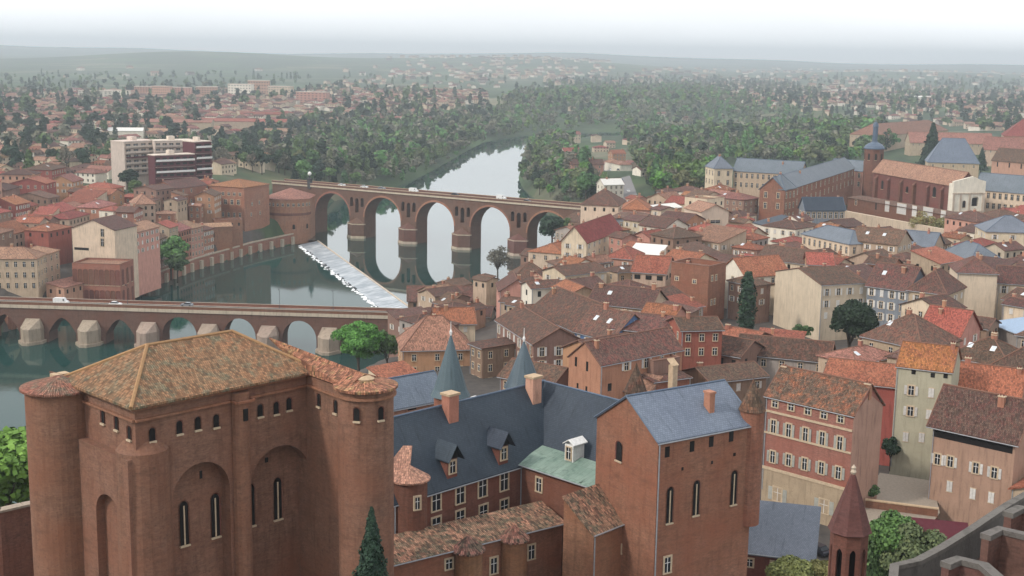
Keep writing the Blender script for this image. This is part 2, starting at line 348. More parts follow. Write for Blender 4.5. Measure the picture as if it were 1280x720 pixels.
def house_geo(w_, d, h, roof, rise, ov=.45, parapet=.7):
    """wall MB and roof MB in local coords: x 0..w, y 0..d, eave at z=h, ground below 0"""
    W, R = MB(), MB(); zb = -4
    W.prism([(0, 0), (w_, 0), (w_, d), (0, d)], zb, h, 0, False, True)
    if roof == 'gx':
        for x in (0, w_): W.face([(x, 0, h), (x, d, h), (x, d / 2, h + rise)])
        k = rise / (d / 2)
        for s in (0, 1):
            y0 = -ov if s == 0 else d + ov
            R.slab([(-ov, y0, h - ov * k), (w_ + ov, y0, h - ov * k), (w_ + ov, d / 2, h + rise), (-ov, d / 2, h + rise)])
        R.bar((-ov, d / 2, h + rise + .2), (w_ + ov, d / 2, h + rise + .2), .16, 1)
        for s in (-ov, w_ + ov):
            R.bar((s, -ov, h - ov * k + .2), (s, d / 2, h + rise + .2), .1, 1); R.bar((s, d + ov, h - ov * k + .2), (s, d / 2, h + rise + .2), .1, 1)
    elif roof == 'gy':
        for y in (0, d): W.face([(0, y, h), (w_, y, h), (w_ / 2, y, h + rise)])
        k = rise / (w_ / 2)
        for s in (0, 1):
            x0 = -ov if s == 0 else w_ + ov
            R.slab([(x0, -ov, h - ov * k), (x0, d + ov, h - ov * k), (w_ / 2, d + ov, h + rise), (w_ / 2, -ov, h + rise)])
        R.bar((w_ / 2, -ov, h + rise + .2), (w_ / 2, d + ov, h + rise + .2), .16, 1)
    elif roof == 'hip':
        a, b, c, e = (-ov, -ov, h), (w_ + ov, -ov, h), (w_ + ov, d + ov, h), (-ov, d + ov, h)
        if w_ >= d: r1, r2 = (d / 2, d / 2, h + rise), (w_ - d / 2, d / 2, h + rise); fs = [[a, b, r2, r1], [b, c, r2], [c, e, r1, r2], [e, a, r1]]
        else: r1, r2 = (w_ / 2, w_ / 2, h + rise), (w_ / 2, d - w_ / 2, h + rise); fs = [[a, b, r1], [b, c, r2, r1], [c, e, r2], [e, a, r1, r2]]
        for f in fs: R.slab(f, .18)
        for p, q in ((a, r1), (b, r2 if w_ >= d else r1), (c, r2), (e, r1 if w_ >= d else r2), (r1, r2)):
            if (Vector(p) - Vector(q)).length > .1: R.bar(Vector(p) + Vector((0, 0, .2)), Vector(q) + Vector((0, 0, .2)), .13, 1)
    elif roof == 'shed':
        W.face([(0, 0, h), (0, d, h), (0, d, h + rise)]); W.face([(w_, 0, h), (w_, d, h), (w_, d, h + rise)]); W.face([(0, d, h), (w_, d, h), (w_, d, h + rise), (0, d, h + rise)])
        k = rise / d; R.slab([(-ov, -ov, h - ov * k), (w_ + ov, -ov, h - ov * k), (w_ + ov, d + .1, h + rise), (-ov, d + .1, h + rise)])
    elif roof == 'shedx':          # high on the left, low on the right
        W.face([(0, 0, h), (w_, 0, h), (0, 0, h + rise)]); W.face([(0, d, h), (w_, d, h), (0, d, h + rise)]); W.face([(0, 0, h), (0, d, h), (0, d, h + rise), (0, 0, h + rise)])
        k = rise / w_; R.slab([(-.1, -ov, h + rise), (-.1, d + ov, h + rise), (w_ + ov, d + ov, h - ov * k), (w_ + ov, -ov, h - ov * k)])
    elif roof == 'flat':
        t = .35; R.box(t, w_ - t, t, d - t, h, h + .08)
        for bx in ((0, w_, 0, t), (0, w_, d - t, d), (0, t, t, d - t), (w_ - t, w_, t, d - t)): W.box(*bx, h, h + parapet)
        for bx in ((-.1, w_ + .1, -.1, t + .1), (-.1, w_ + .1, d - t - .1, d + .1), (-.1, t + .1, t + .1, d - t - .1), (w_ - t - .1, w_ + .1, t + .1, d - t - .1)): R.box(*bx, h + parapet, h + parapet + .12, 1)
    return W, R
def house(A, B, ze, d, roof='gx', rise=2.5, wall='cream', rmat='brown', label='', name='town_house', cat='house', rows=2, cols=3, style='shut', sides='LR', wins=None, chim=1, sky_=0,
          group=None, base=None, Cpx=None, ww=.95, wh=1.5, top=.9, storey=3.1, near=None, grey=False, scols=None, ov=.45, world=False, foot=True, parapet=.7, first=None, ridge=None):
    a = Vector((*A, ze)) if world else G(*A, ze); b = Vector((*B, ze)) if world else G(*B, ze)
    ux = (b - a); w_ = ux.length; ux.normalize(); uy = Vector((-ux.y, ux.x, 0))
    if Cpx: d = abs((G(*Cpx, ze) - a).dot(uy))
    if ridge:
        if roof in ('gx', 'shed') or (roof == 'hip' and w_ >= d): rise = hitplane(ridge[0], ridge[1], a + uy * (d if roof == 'shed' else d / 2), uy).z - ze
        elif roof == 'gy': rise = hitplane(ridge[0], ridge[1], a, uy).z - ze
        else: rise = hitplane(ridge[0], ridge[1], a + uy * w_ / 2, uy).z - ze
        rise = min(max(rise, .6), 14)
    cs = [a + ux * i * w_ + uy * j * d for i in (0, 1) for j in (0, 1)]
    zg = base if base is not None else float(terrain(np.array([c.x for c in cs]), np.array([c.y for c in cs])).min())
    zg = min(zg, ze - 2.5); h = ze - zg; o = root(name, (a.x, a.y, zg), math.atan2(ux.y, ux.x), label, cat, group)
    cen = a + ux * w_ / 2 + uy * d / 2
    if foot: FOOT.append((cen.x, cen.y, w_ / 2, d / 2, math.atan2(ux.y, ux.x)))
    W, R = house_geo(w_, d, h, roof, rise, ov, parapet)
    W.build('wall', WALLS[wall], o); ro = R.build('roof', [ROOFS[rmat], RIDGE if rmat not in ('slate', 'dslate', 'bslate') else LEAD], o)
    dist = cen.length
    if dist < 430 and h > 5 and roof != 'flat':
        b_ = MB(); ez = h - (ov * (rise / (d / 2)) if roof == 'gx' else 0); b_.box(.12, .24, -.14, -.02, 0, h - .1)
        if roof in ('gx', 'hip', 'shed'): b_.bar((-ov, -ov - .06, ez), (w_ + ov, -ov - .06, ez), .09, 0, 5)
        b_.build('gutter', ROOFS['zinc'], o)
    nearh = dist < 260 if near is None else near
    if wins is not None:
        for q in wins:
            fc, px, py = q[:3]; wx, hx, st = q[3:6]
            if fc == 'F': p = hitplane(px, py, a, uy); rz = 0
            elif fc == 'L': p = hitplane(px, py, a, ux); rz = -math.pi / 2
            else: p = hitplane(px, py, b, ux); rz = math.pi / 2
            l = p - Vector((a.x, a.y, zg)); lx, ly, lz = l.dot(ux), l.dot(uy), l.z - hx / 2
            if fc == 'F': ly = -.004
            elif fc == 'L': lx = -.004
            else: lx = w_ + .004
            if not (-.1 <= lx <= w_ + .1 and -.1 <= ly <= d + .1): continue
            put_window(o, lx, ly, lz, rz, wx, hx, st, nearh, grey)
    if rows:
        for face in 'F' + sides:
            L_ = w_ if face == 'F' else d
            if face == 'L' and (cen.dot(ux) < 0 and a.dot(ux) < 0): continue
            if face == 'R' and b.dot(ux) > 0: continue
            if face != 'F' and wins is not None and scols is None: continue
            if face == 'F' and wins is not None and cols == 0: continue
            n = cols if face == 'F' else (scols if scols is not None else max(1, int(L_ / 4)))
            for r in range(rows):
                z = h - top - wh - r * storey
                if z < .3: break
                hh = wh if not (r == 0 and first) else first
                for c in range(n):
                    u = L_ * (c + .5) / n; st = style
                    if style == 'shut' and rnd.random() < .22: st = 'closed'
                    if style == 'shut' and rnd.random() < .12: st = 'plain'
                    if face == 'F': q = (u, -.004, z, 0)
                    elif face == 'L': q = (-.004, u, z, -math.pi / 2)
                    else: q = (w_ + .004, u, z, math.pi / 2)
                    put_window(o, q[0], q[1], z + wh - hh, q[3], ww, hh, st, nearh, grey)
    # chimneys and skylights belong to the roof
    rr = random.Random(int(abs(a.x * 13 + a.y * 7)))
    for i in range(chim):
        fx = rr.choice((.08, .3, .7, .92)); fy = rr.uniform(.35, .65)
        if roof in ('gx',): zz = h + rise * (1 - abs(fy - .5) * 2)
        elif roof == 'gy': fy, fx = rr.choice((.2, .8)), rr.uniform(.35, .65); zz = h + rise * (1 - abs(fx - .5) * 2)
        elif roof == 'hip': fx = .5 + rr.uniform(-.1, .1); fy = .5; zz = h + rise * .9
        elif roof == 'shed': zz = h + rise * fy
        elif roof == 'shedx': zz = h + rise * (1 - fx)
        else: zz = h + .1; fx = .3; fy = .3
        chimney(ro, fx * w_, fy * d, zz, rr.choice((.7, 1.0)), rr.choice((1.1, 1.5)))
    for i in range(sky_):
        if roof == 'gx' or (roof == 'hip' and w_ >= d):
            fy = .28; zz = h + rise * fy * 2; n_ = Vector((0, -rise, d / 2))
            skylight(ro, ((.3 + .4 * i) * w_ * .9, fy * d, zz + .24), n_, (1, 0, 0))
    return o, dict(a=a, ux=ux, uy=uy, w=w_, d=d, zg=zg, h=h, roof=ro)
# ------------------------------------------------------------------ ground
def build_ground():
    th = np.concatenate([np.radians(np.arange(-180, -36, 3.0)), np.radians(np.arange(-36, 36.01, .13)), np.radians(np.arange(39, 180, 3.0))])
    rr = [3.0]
    while rr[-1] < 13500: rr.append(rr[-1] * 1.0145 + .12)
    rr = np.array(rr); TH, RR = np.meshgrid(th, rr, indexing='ij'); X, Y = RR * np.sin(TH), RR * np.cos(TH)
    Z = terrain(X, Y); n, m = X.shape
    co = np.stack([X, Y, Z], -1).reshape(-1, 3); idx = np.arange(n * m).reshape(n, m)
    j = np.roll(idx, -1, 0)
    F = np.stack([idx[:, :-1], j[:, :-1], j[:, 1:], idx[:, 1:]], -1).reshape(-1, 4)
    c = np.array([[0, 0, Z[0].mean()]]); k = len(co); co = np.concatenate([co, c])
    fan = np.stack([np.full(n, k), np.roll(idx[:, 0], -1), idx[:, 0]], -1)
    me = bpy.data.meshes.new('ground'); me.from_pydata(co.tolist(), [], F.tolist() + fan.tolist())
    # paved town against planted ground (a real material boundary)
    s = dseg(X, Y, RIV); town = (s > 1.5) & (Y < 660) & (Y > 40) & (X < 330) & (X > -600)
    at = me.attributes.new('paved', 'FLOAT', 'POINT'); at.data.foreach_set('value', np.concatenate([town.ravel().astype('f'), [1.0]]).astype('f'))
    me.polygons.foreach_set('use_smooth', [True] * len(me.polygons))
    m_, N, K, b = node_mat('ground', (.1, .12, .06), .95)
    g = N.new('ShaderNodeNewGeometry').outputs['Position']
    vo = N.new('ShaderNodeTexVoronoi'); vo.inputs['Scale'].default_value = .0062; K(g, vo.inputs['Vector'])
    sep = N.new('ShaderNodeSeparateColor'); K(vo.outputs['Color'], sep.inputs[0])
    cr = N.new('ShaderNodeValToRGB'); K(sep.outputs[0], cr.inputs[0]); cr.color_ramp.interpolation = 'CONSTANT'
    cols = [(.03, .055, .025), (.06, .11, .035), (.028, .05, .025), (.12, .12, .065), (.05, .09, .035), (.20, .17, .11), (.03, .05, .025), (.08, .12, .045)]
    e = cr.color_ramp.elements
    for i, cc in enumerate(cols):
        q = e[i] if i < 2 else e.new(i / len(cols)); q.position = i / len(cols); q.color = (*cc, 1)
    n1 = noise(N, K, g, .004, 8); n2 = noise(N, K, g, .05, 6); n3 = noise(N, K, g, .6, 5)
    c = mixc(N, K, ramp(N, K, n1, .44, .56), cr.outputs[0], (.026, .042, .022))
    c = mixc(N, K, ramp(N, K, n2, .4, .7), c, (.055, .085, .035))
    pv = mixc(N, K, ramp(N, K, n3, .3, .7), (.085, .073, .065), (.05, .045, .043)); pv = mixc(N, K, ramp(N, K, n2, .5, .75), pv, (.11, .092, .078))
    a2 = N.new('ShaderNodeAttribute'); a2.attribute_name = 'paved'
    K(mixc(N, K, a2.outputs['Fac'], c, pv), b.inputs['Base Color'])
    me.materials.append(m_); structure(link('ground', me))
build_ground()
# ------------------------------------------------------------------ water: two pools either side of the weir
WA, WB_ = G(402, 305.5, 1.6), G(506, 381, 1.6)            # crest of the weir
wd = (WB_ - WA).normalized(); wn = Vector((-wd.y, wd.x, 0))   # wn points upstream
if wn.x < 0: wn = -wn
def water(name, poly, z, rough, bump, bs, ior=1.33):
    m, N, K, b = node_mat(name, (.010, .042, .038), rough); b.inputs['IOR'].default_value = ior; b.inputs['Specular IOR Level'].default_value = .5 if ior > 2 else .32
    g = N.new('ShaderNodeNewGeometry').outputs['Position']; n1 = noise(N, K, g, bs, 5, (1, .5, 1)); n2 = noise(N, K, g, .02, 3)
    bp = N.new('ShaderNodeBump'); bp.inputs['Distance'].default_value = .12; mu = N.new('ShaderNodeMath'); mu.operation = 'MULTIPLY'; mu.inputs[1].default_value = bump
    K(ramp(N, K, n2, .35, .65), mu.inputs[0]); K(mu.outputs[0], bp.inputs['Strength']); K(n1, bp.inputs['Height']); K(bp.outputs[0], b.inputs['Normal'])
    mb = MB(); mb.face([(p[0], p[1], z) for p in poly]); structure(mb.build(name, m))
A0 = WA - wd * 14; B0 = WB_ + wd * 22
up_poly = [(A0.x, A0.y), (-150, 700), (-170, 830), (-120, 1000), (-80, 1340), (-60, 1520), (20, 1680), (200, 1830), (420, 1900), (440, 1700), (220, 1620), (90, 1450), (60, 1050), (60, 700), (40, 600), (B0.x + 14, B0.y + 10), (B0.x, B0.y)]
lo_poly = [(A0.x, A0.y), (B0.x, B0.y), (-10, 440), (-20, 340), (-70, 250), (-100, 90), (-200, -90), (-460, -90), (-400, 120), (-320, 320), (-260, 420), (-220, 500), (-215, 560), (-190, 640), (-150, 690)]
water('river_upper_pool', up_poly, 1.6, .03, .04, .35, 2.1)
water('river_lower_pool', lo_poly, 0, .05, .2, .5, 1.24)
# weir: sloping apron of foaming water with a stone crest and rocks along its foot
wr = root('weir', (WA.x, WA.y, 0), math.atan2(wd.y, wd.x), 'long white foaming weir slanting across the river between mill and old town', 'weir')
Lw = (WB_ - WA).length; m, N, K, b = node_mat('foaming_water', (.6, .62, .64), .35)
tt = N.new('ShaderNodeTexCoord').outputs['Object']; n1 = noise(N, K, tt, 1, 6, (.9, .12, 1)); n2 = noise(N, K, tt, .12, 4)
K(mixc(N, K, ramp(N, K, n1, .42, .62), mixc(N, K, ramp(N, K, n2, .4, .6), (.33, .36, .39), (.52, .54, .56)), (.17, .21, .24)), b.inputs['Base Color'])
sgn = 1 if Vector((-wd.y, wd.x, 0)).dot(wn) > 0 else -1
mb = MB(); K_ = 40
for i in range(K_):
    x0, x1 = -12 + (Lw + 22) * i / K_, -12 + (Lw + 22) * (i + 1) / K_
    prev = None
    for (y, z) in ((0, 1.66), (-2.4, 1.25), (-5.5, .75), (-8.3, .35), (-9.2, .1), (-9.6, -.6)):
        if prev: mb.face([(x0, prev[0] * sgn, prev[1]), (x1, prev[0] * sgn, prev[1]), (x1, y * sgn, z), (x0, y * sgn, z)])
        prev = (y, z)
mb.build('apron', m, wr)
mb = MB(); mb.box(-13, Lw + 12, *sorted((0, .9 * sgn)), -1, 1.85); mb.build('crest', STN, wr)
m2, N, K, b = node_mat('white_foam', (.85, .86, .87), .6); mb = MB()
for i in range(260):
    x = rnd.uniform(-8, Lw + 4); y = (-9.7 - abs(rnd.gauss(0, .8))) * sgn; r = rnd.uniform(.3, 1.0)
    mb.lathe([(r, -.2), (r * .8, .12), (r * .3, .25), (0, .27)], x, y, 7)
mb.build('foam', m2, wr)
mb = MB(); mb.lathe([(1, -.5), (.9, .5), (.5, 1.0), (0, 1.1)], 0, 0, 5, 0, False); rk = mb.mesh('rock', plain('wet_rock', (.05, .055, .06), .5))
for i in range(46):
    q = link('rock', rk, wr, (Lw * (.06 + .7 * rnd.random()), (-9.2 - rnd.random() * 1.6) * sgn, 0), rnd.random() * 6); q.scale = (rnd.uniform(.35, .8),) * 3
# ------------------------------------------------------------------ haze
mb = MB(); mb.box(-13800, 13800, -13800, 13800, -30, 212)
hz = mb.mesh('haze', []); hm = bpy.data.materials.new('haze'); hm.use_nodes = True; hn = hm.node_tree
for n_ in list(hn.nodes): hn.nodes.remove(n_)
ho = hn.nodes.new('ShaderNodeOutputMaterial'); hv = hn.nodes.new('ShaderNodeVolumePrincipled')
hv.inputs['Color'].default_value = (.86, .945, 1.0, 1); hv.inputs['Density'].default_value = 0.00018; hv.inputs['Anisotropy'].default_value = .55
hn.links.new(hv.outputs[0], ho.inputs['Volume']); hz.materials.append(hm); tag(link('haze', hz), None, None, None, 'stuff')
ql = [Vector((x, y, 0)) for x, y in LB if 440 < y < 680]; qo = root('quay_wall', (ql[0].x, ql[0].y, 0), 0, 'tall old brick and stone embankment wall along the left bank below the houses', 'wall'); mb = MB()
for p, q in zip(ql, ql[1:]):
    d = (q - p).normalized(); n_ = Vector((-d.y, d.x, 0)) * 1.0; P_ = [p - ql[0] - n_ * .2, q - ql[0] - n_ * .2, q - ql[0] + n_ * 3.4, p - ql[0] + n_ * 3.4]; mb.prism([(v.x, v.y) for v in P_], -4, 5.2); mb.prism([(v.x, v.y) for v in [P_[0] - n_ * .2, P_[1] - n_ * .2, P_[1] + n_ * .6, P_[0] + n_ * .6]], 5.203, 5.8, 1)
    for k in range(int((q - p).length / 9)):
        c_ = p.lerp(q, (k + .5) / int((q - p).length / 9)) - ql[0] - n_ * .2; mb.prism([((c_ + d * a_ - n_ * b_).x, (c_ + d * a_ - n_ * b_).y) for a_, b_ in ((-1.1, 0), (1.1, 0), (.9, 1.1), (-.9, 1.1))], -4, 4.0, 1)
mb.build('wall', [BRM, STN], qo)
# ------------------------------------------------------------------ far bridge (eight high round arches, spandrel arches over the piers)
ZD = 28.0
FA, FB = G(383, 231, ZD), G(727, 260, ZD); fu = (FB - FA).normalized(); fn = Vector((-fu.y, fu.x, 0))
FA0 = FA - fu * 25; fl = (FB - FA0).length + 20
def fbu(px, z=12):                                   # position along the bridge of a pixel column
    y = 250 + (px - 500) * .09; p = hitplane(px, y, FA, fn); return (p - FA0).dot(fu)
fb = root('road_bridge', (FA0.x, FA0.y, 0), math.atan2(fu.y, fu.x), 'high brick bridge with tall round arches crossing the river farther upstream', 'bridge')
pc = [fbu(x) for x in (446, 510.5, 578, 648.5)]; dp = (pc[3] - pc[0]) / 3; pc = [pc[0] - dp] + pc + [pc[3] + dp]
mb = MB(); ops = []
for a, b2 in zip(pc, pc[1:]):
    r = (b2 - a - dp * .30) / 2; c0 = (a + b2) / 2; ops.append((c0 - r, c0 + r, -3, 24.6 - r * .95, r * .95, 0))
for p in pc:
    ops.append((p - 1.15, p + 1.15, 15.2, 21.8, 1.15, 0))
    ops.append((p - 4.6, p - 2.6, 18.4, 22.4, 1.0, 0)); ops.append((p + 2.6, p + 4.6, 18.4, 22.4, 1.0, 0))
BW = 10.0
arcade(mb, 0, fl, -3, ZD - .9, BW, ops, 0, 16); mb.build('arch_wall', BRB, fb)
for p in pc[1:5]:                                   # cutwaters
    mb = MB(); q = dp * .165; P = [(p - q, .02), (p - q, -1.2), (p, -4.2), (p + q, -1.2), (p + q, .02)]
    mb.prism(P, -3, 9, 0); mb.prism([(p - q - .2, .02), (p - q - .2, -1.5), (p, -4.8), (p + q + .2, -1.5), (p + q + .2, .02)], -3, 2.8, 1); mb.prism([(x + (x - p) * .04, y * 1.06) for x, y in P], 9, 9.5, 1)
    for s in (0, 1):
        mb.face([(P[s * 2 + 1][0], P[s * 2 + 1][1], 9.5), (P[2 if s == 0 else 2][0], P[2][1], 9.5), (p, 0, 12.5)])
    mb.face([(P[1][0], P[1][1], 9.5), (P[0][0], 0, 9.5), (p, 0, 12.5)]); mb.face([(P[3][0], P[3][1], 9.5), (P[4][0], 0, 9.5), (p, 0, 12.5)])
    mb.build('pier', [BRB, STN], fb)
for a, b2 in zip(pc, pc[1:]):                        # arch rings proud of the face
    r = (b2 - a - dp * .30) / 2; c0 = (a + b2) / 2; zs = 24.6 - r * .95; mb = MB(); pr = None
    for k in range(21):
        t = math.pi * k / 20; ci, si = math.cos(t), math.sin(t)
        q = [(c0 + r * ci, zs + r * .95 * si), (c0 + (r + .8) * ci, zs + (r + .8) * .97 * si)]
        if pr:
            for (e0, e1) in (((0), (1)),):
                mb.face([(pr[0][0], -.15, pr[0][1]), (pr[1][0], -.15, pr[1][1]), (q[1][0], -.15, q[1][1]), (q[0][0], -.15, q[0][1])])
                mb.face([(pr[1][0], -.15, pr[1][1]), (q[1][0], -.15, q[1][1]), (q[1][0], .1, q[1][1]), (pr[1][0], .1, pr[1][1])])
        pr = q
    mb.build('arch_ring', BRM, fb)
mb = MB(); mb.box(0, fl, -.5, BW + .5, ZD - .9, ZD); mb.build('deck', STN, fb)
mb = MB(); mb.box(0, fl, 1.2, BW - 1.2, ZD, ZD + .06); mb.build('roadway', ASPH, fb)
for y in (-.5, BW + .1):
    mb = MB(); mb.box(0, fl, y, y + .4, ZD, ZD + 1.0); mb.box(0, fl, y - .08, y + .48, ZD + 1.0, ZD + 1.12, 1); mb.build('parapet', [BRB, CAP], fb)
# near bridge (old, low, pointed arches, big stone cutwaters)
ZN = 13.0; PST = plaster('worn_pier_stone', (.30, .235, .185), .5, .05)
NA, NB = G(-60, 378, ZN), G(512, 395, ZN); nu = (NB - NA).normalized(); nn_ = Vector((-nu.y, nu.x, 0)); nl = (NB - NA).length
def nbu(px, y=400): return (hitplane(px, y, NA, nn_) - NA).dot(nu)
nb = root('old_bridge', (NA.x, NA.y, 0), math.atan2(nu.y, nu.x), 'long low old brick bridge with pointed arches and pale stone piers behind the fortress roof', 'bridge')
npc = [nbu(x, 405) for x in (-30, 42, 113, 186, 262, 336, 412)]; mb = MB(); ops = []
for i, (a, b2) in enumerate(zip(npc, npc[1:])):
    g = 5.2 if i < 3 else 4.6; rise = (6.2, 5.6, 5.6, 6.6, 6.8, 6.6)[i]; ops.append((a + g, b2 - g, -3, 3.2 if i < 3 else 3.6, rise, 1 if i < 3 else 0))
arcade(mb, -30, nl + 8, -3, ZN - 1.2, 7.5, ops, 0, 12); mb.build('arch_wall', BRB, nb)
for i, p in enumerate(npc[1:]):
    mb = MB(); q = 3.6
    P = [(p - q, .02), (p - q, -2.6), (p - 1, -6.2), (p + 1, -6.2), (p + q, -2.6), (p + q, .02)]
    mb.prism([(p + (x - p) * 1.22, y * 1.15) for x, y in P], -3, 1.0); mb.prism(P, 1.0, 5.4)
    hi = [(x, max(y, -1.6)) for x, y in P]
    for k in range(5): mb.face([(P[k][0], P[k][1], 5.4), (P[k + 1][0], P[k + 1][1], 5.4), (p + (P[k + 1][0] - p) * .7, -.02 if P[k + 1][1] > -1 else -.6, 8.2), (p + (P[k][0] - p) * .7, -.02 if P[k][1] > -1 else -.6, 8.2)])
    mb.face([(p + (x - p) * .7, -.02 if y > -1 else -.6, 8.2) for x, y in P])
    mb.build('pier', PST, nb)
mb = MB(); mb.box(-30, nl + 8, -.35, 7.85, ZN - 1.2, ZN); mb.build('deck', STN, nb)
mb = MB(); mb.box(-30, nl + 8, 1, 6.5, ZN, ZN + .06); mb.build('roadway', ASPH, nb)
for y in (-.35, 7.5):
    mb = MB(); mb.box(-30, nl + 8, y, y + .35, ZN, ZN + .95); mb.box(-30, nl + 8, y - .07, y + .42, ZN + .95, ZN + 1.05, 1); mb.build('parapet', [BRD, PAV], nb)
# lamps and cars on the bridges
def lamp(p, label, h=6.5):
    o = root('street_lamp', p, 0, label, 'street lamp', 'street lamps on the bridges'); b = MB()
    b.lathe([(.16, 0), (.12, .6), (.07, 1), (.05, h)], n=8); b.build('post', IRON, o); b = MB(); b.bar((0, 0, h), (0, -1.2, h + .35), .05); b.build('arm', IRON, o)
    b = MB(); b.lathe([(.08, h + .1), (.28, h + .2), (.25, h + .4), (0, h + .5)], 0, -1.3, 8); b.build('lamp_head', IRON, o)
def nbp(u, y, z=ZN): return tuple(NA + nu * u + nn_ * y + Vector((0, 0, z - ZN)))
def fbp(u, y, z=ZD): return tuple(FA0 + fu * u + fn * y + Vector((0, 0, z - ZD)))
lamp(nbp(nbu(343, 386), 7.1), 'thin dark lamp post standing on the near bridge left of the weir')
lamp(nbp(nbu(411, 388), 7.1), 'thin dark lamp post on the near bridge close to its town end')
lamp(nbp(nbu(150, 382), 7.1), 'thin dark lamp post on the near bridge above the stone piers')
CARM = {}
def car(p, rz, col, label, group='cars driving over the bridges', van=False):
    k = (col, van); t = root('parked_car' if 'parked' in label else 'car', p, rz, label, 'van' if van else 'car', group)
    if k not in CARM:
        m_ = plain('car_paint_' + col, {'white': (.75, .75, .74), 'grey': (.25, .26, .28), 'dark': (.03, .03, .04), 'red': (.35, .03, .03), 'blue': (.05, .1, .25)}[col], .25)
        b = MB(); w2 = .88
        side = [(-2.1, .35), (-2.15, .75), (-1.95, .95), (-.95, 1.0), (1.2, 1.0), (2.0, .85), (2.1, .6), (2.05, .35)] if not van else [(-2.6, .4), (-2.65, 1.9), (-2.4, 2.2), (1.2, 2.25), (1.7, 1.3), (2.5, 1.0), (2.6, .4)]
        for s in (-w2, w2): b.face([(x, s, z) for x, z in side])
        for i in range(len(side)):
            a, c_ = side[i], side[(i + 1) % len(side)]; b.face([(a[0], -w2, a[1]), (a[0], w2, a[1]), (c_[0], w2, c_[1]), (c_[0], -w2, c_[1])])
        if not van:
            cb = [(-1.65, 1.0), (-1.25, 1.42), (.35, 1.45), (1.1, 1.0)]
            b.prism([(-1.2, -.72), (.32, -.72), (.32, .72), (-1.2, .72)], 1.42, 1.5)
        body = b.mesh('body', m_); b = MB()
        if not van:
            for s in (-.8, .8): b.face([(x, s * (.9 if z > 1.2 else 1.02), z) for x, z in cb])
            for i in range(3):
                a, c_ = cb[i], cb[i + 1]; f = lambda z: .8 * (.9 if z > 1.2 else 1.02); b.face([(a[0], -f(a[1]), a[1]), (a[0], f(a[1]), a[1]), (c_[0], f(c_[1]), c_[1]), (c_[0], -f(c_[1]), c_[1])])
        else: b.box(.9, 1.35, -.9, .9, 1.35, 1.95)
        glass = b.mesh('windows', GLASS); b = MB()
        for k2 in range(14):
            a, c_ = 6.2832 * k2 / 14, 6.2832 * (k2 + 1) / 14; q = lambda t, y, r=.33: (r * math.cos(t), y, r * math.sin(t))
            b.face([q(a, -.1), q(c_, -.1), q(c_, .1), q(a, .1)]); b.face([(0, -.1, 0), q(a, -.1), q(c_, -.1)]); b.face([(0, .1, 0), q(a, .1), q(c_, .1)])
        CARM[k] = (body, glass, b.mesh('wheel', DARK))
    bo, gl, wh_ = CARM[k]; link('body', bo, t); link('windows', gl, t)
    for x in (-1.3, 1.3):
        for y in (-.82, .82): link('wheel', wh_, t, (x, y, .33))
    return t
na_ = math.atan2(nu.y, nu.x); fa_ = math.atan2(fu.y, fu.x)
car(nbp(nbu(73, 380), 2.4, ZN + .07), na_, 'white', 'white car at the left end of the near bridge', van=True)
car(nbp(nbu(141, 381), 2.4, ZN + .07), na_, 'white', 'white car on the near bridge above the second stone pier')
car(nbp(nbu(228, 384), 4.6, ZN + .07), na_ + math.pi, 'grey', 'grey car on the near bridge just left of the fortress roof')
for px, col, vn, lb in ((418, 'white', 0, 'white car on the far bridge nearest the round mill'), (446, 'white', 0, 'white car on the far bridge above its first pier'), (468, 'grey', 0, 'grey car second along the far bridge'),
                        (508, 'white', 1, 'white van on the left half of the far bridge'), (618, 'white', 1, 'white van on the right half of the far bridge'), (655, 'dark', 0, 'dark car near the town end of the far bridge'), (560, 'dark', 0, 'dark car at the middle of the far bridge')):
    car(fbp(fbu(px), 3.0 if px % 2 else 6.6, ZD + .07), fa_, col, lb, van=bool(vn))
o = root('bridge_pylon', fbp(fbu(385) + 1, 0.4), fa_, 'stone pillar with a white globe at the left end of the far bridge', 'pillar')
mb = MB(); mb.box(-1, 1, -1, 1, -2, 3.2); mb.box(-1.3, 1.3, -1.3, 1.3, 3.2, 3.7); mb.lathe([(.5, 3.7), (.35, 5.2)], n=8); mb.build('pillar', IRON, o)
mb = MB(); mb.lathe([(0, 5.1), (.9, 5.6), (1.1, 6.3), (.8, 7.1), (0, 7.5)], n=12); mb.build('globe', WHT, o)
# ------------------------------------------------------------------ the fortress keep in the foreground
ZA = 68.0
a, b = G(168, 508, ZA), G(392, 463, ZA); ux = (b - a).normalized(); uy = Vector((-ux.y, ux.x, 0)); wA = (b - a).length; zg = 24.0
dA = 12.5; H_ = ZA - zg
def AU(px, py, off=0.0):
    p = hitplane(px, py, a + uy * off, uy); q = p - a; return q.dot(ux), p.z - zg
kp = root('fortress_keep', (a.x, a.y, zg), math.atan2(ux.y, ux.x), 'massive orange brick fortress keep with mossy hipped tile roof and two blind arches', 'fortress')
FOOT.append((a.x + 8, a.y + 14, 16, 12, 0))
mb = MB(); TH = 1.5
l1, r1 = AU(215, 600)[0], AU(287, 600)[0]; l2, r2 = AU(311, 580)[0], AU(388, 570)[0]
t1, t2 = AU(252, 578)[1], AU(350, 557)[1]
ops = [(l1, r1, 0, t1 - (r1 - l1) * .5, (r1 - l1) * .5, 0), (l2, min(r2, wA - .3), 0, t2 - (r2 - l2) * .55, (r2 - l2) * .55, 0)]
arcade(mb, 0, wA, 0, H_ - .3, TH, ops, 0, 16)
mb.prism([(0, TH), (wA, TH), (wA, dA), (0, dA)], 0, H_ - .3, 0, False)
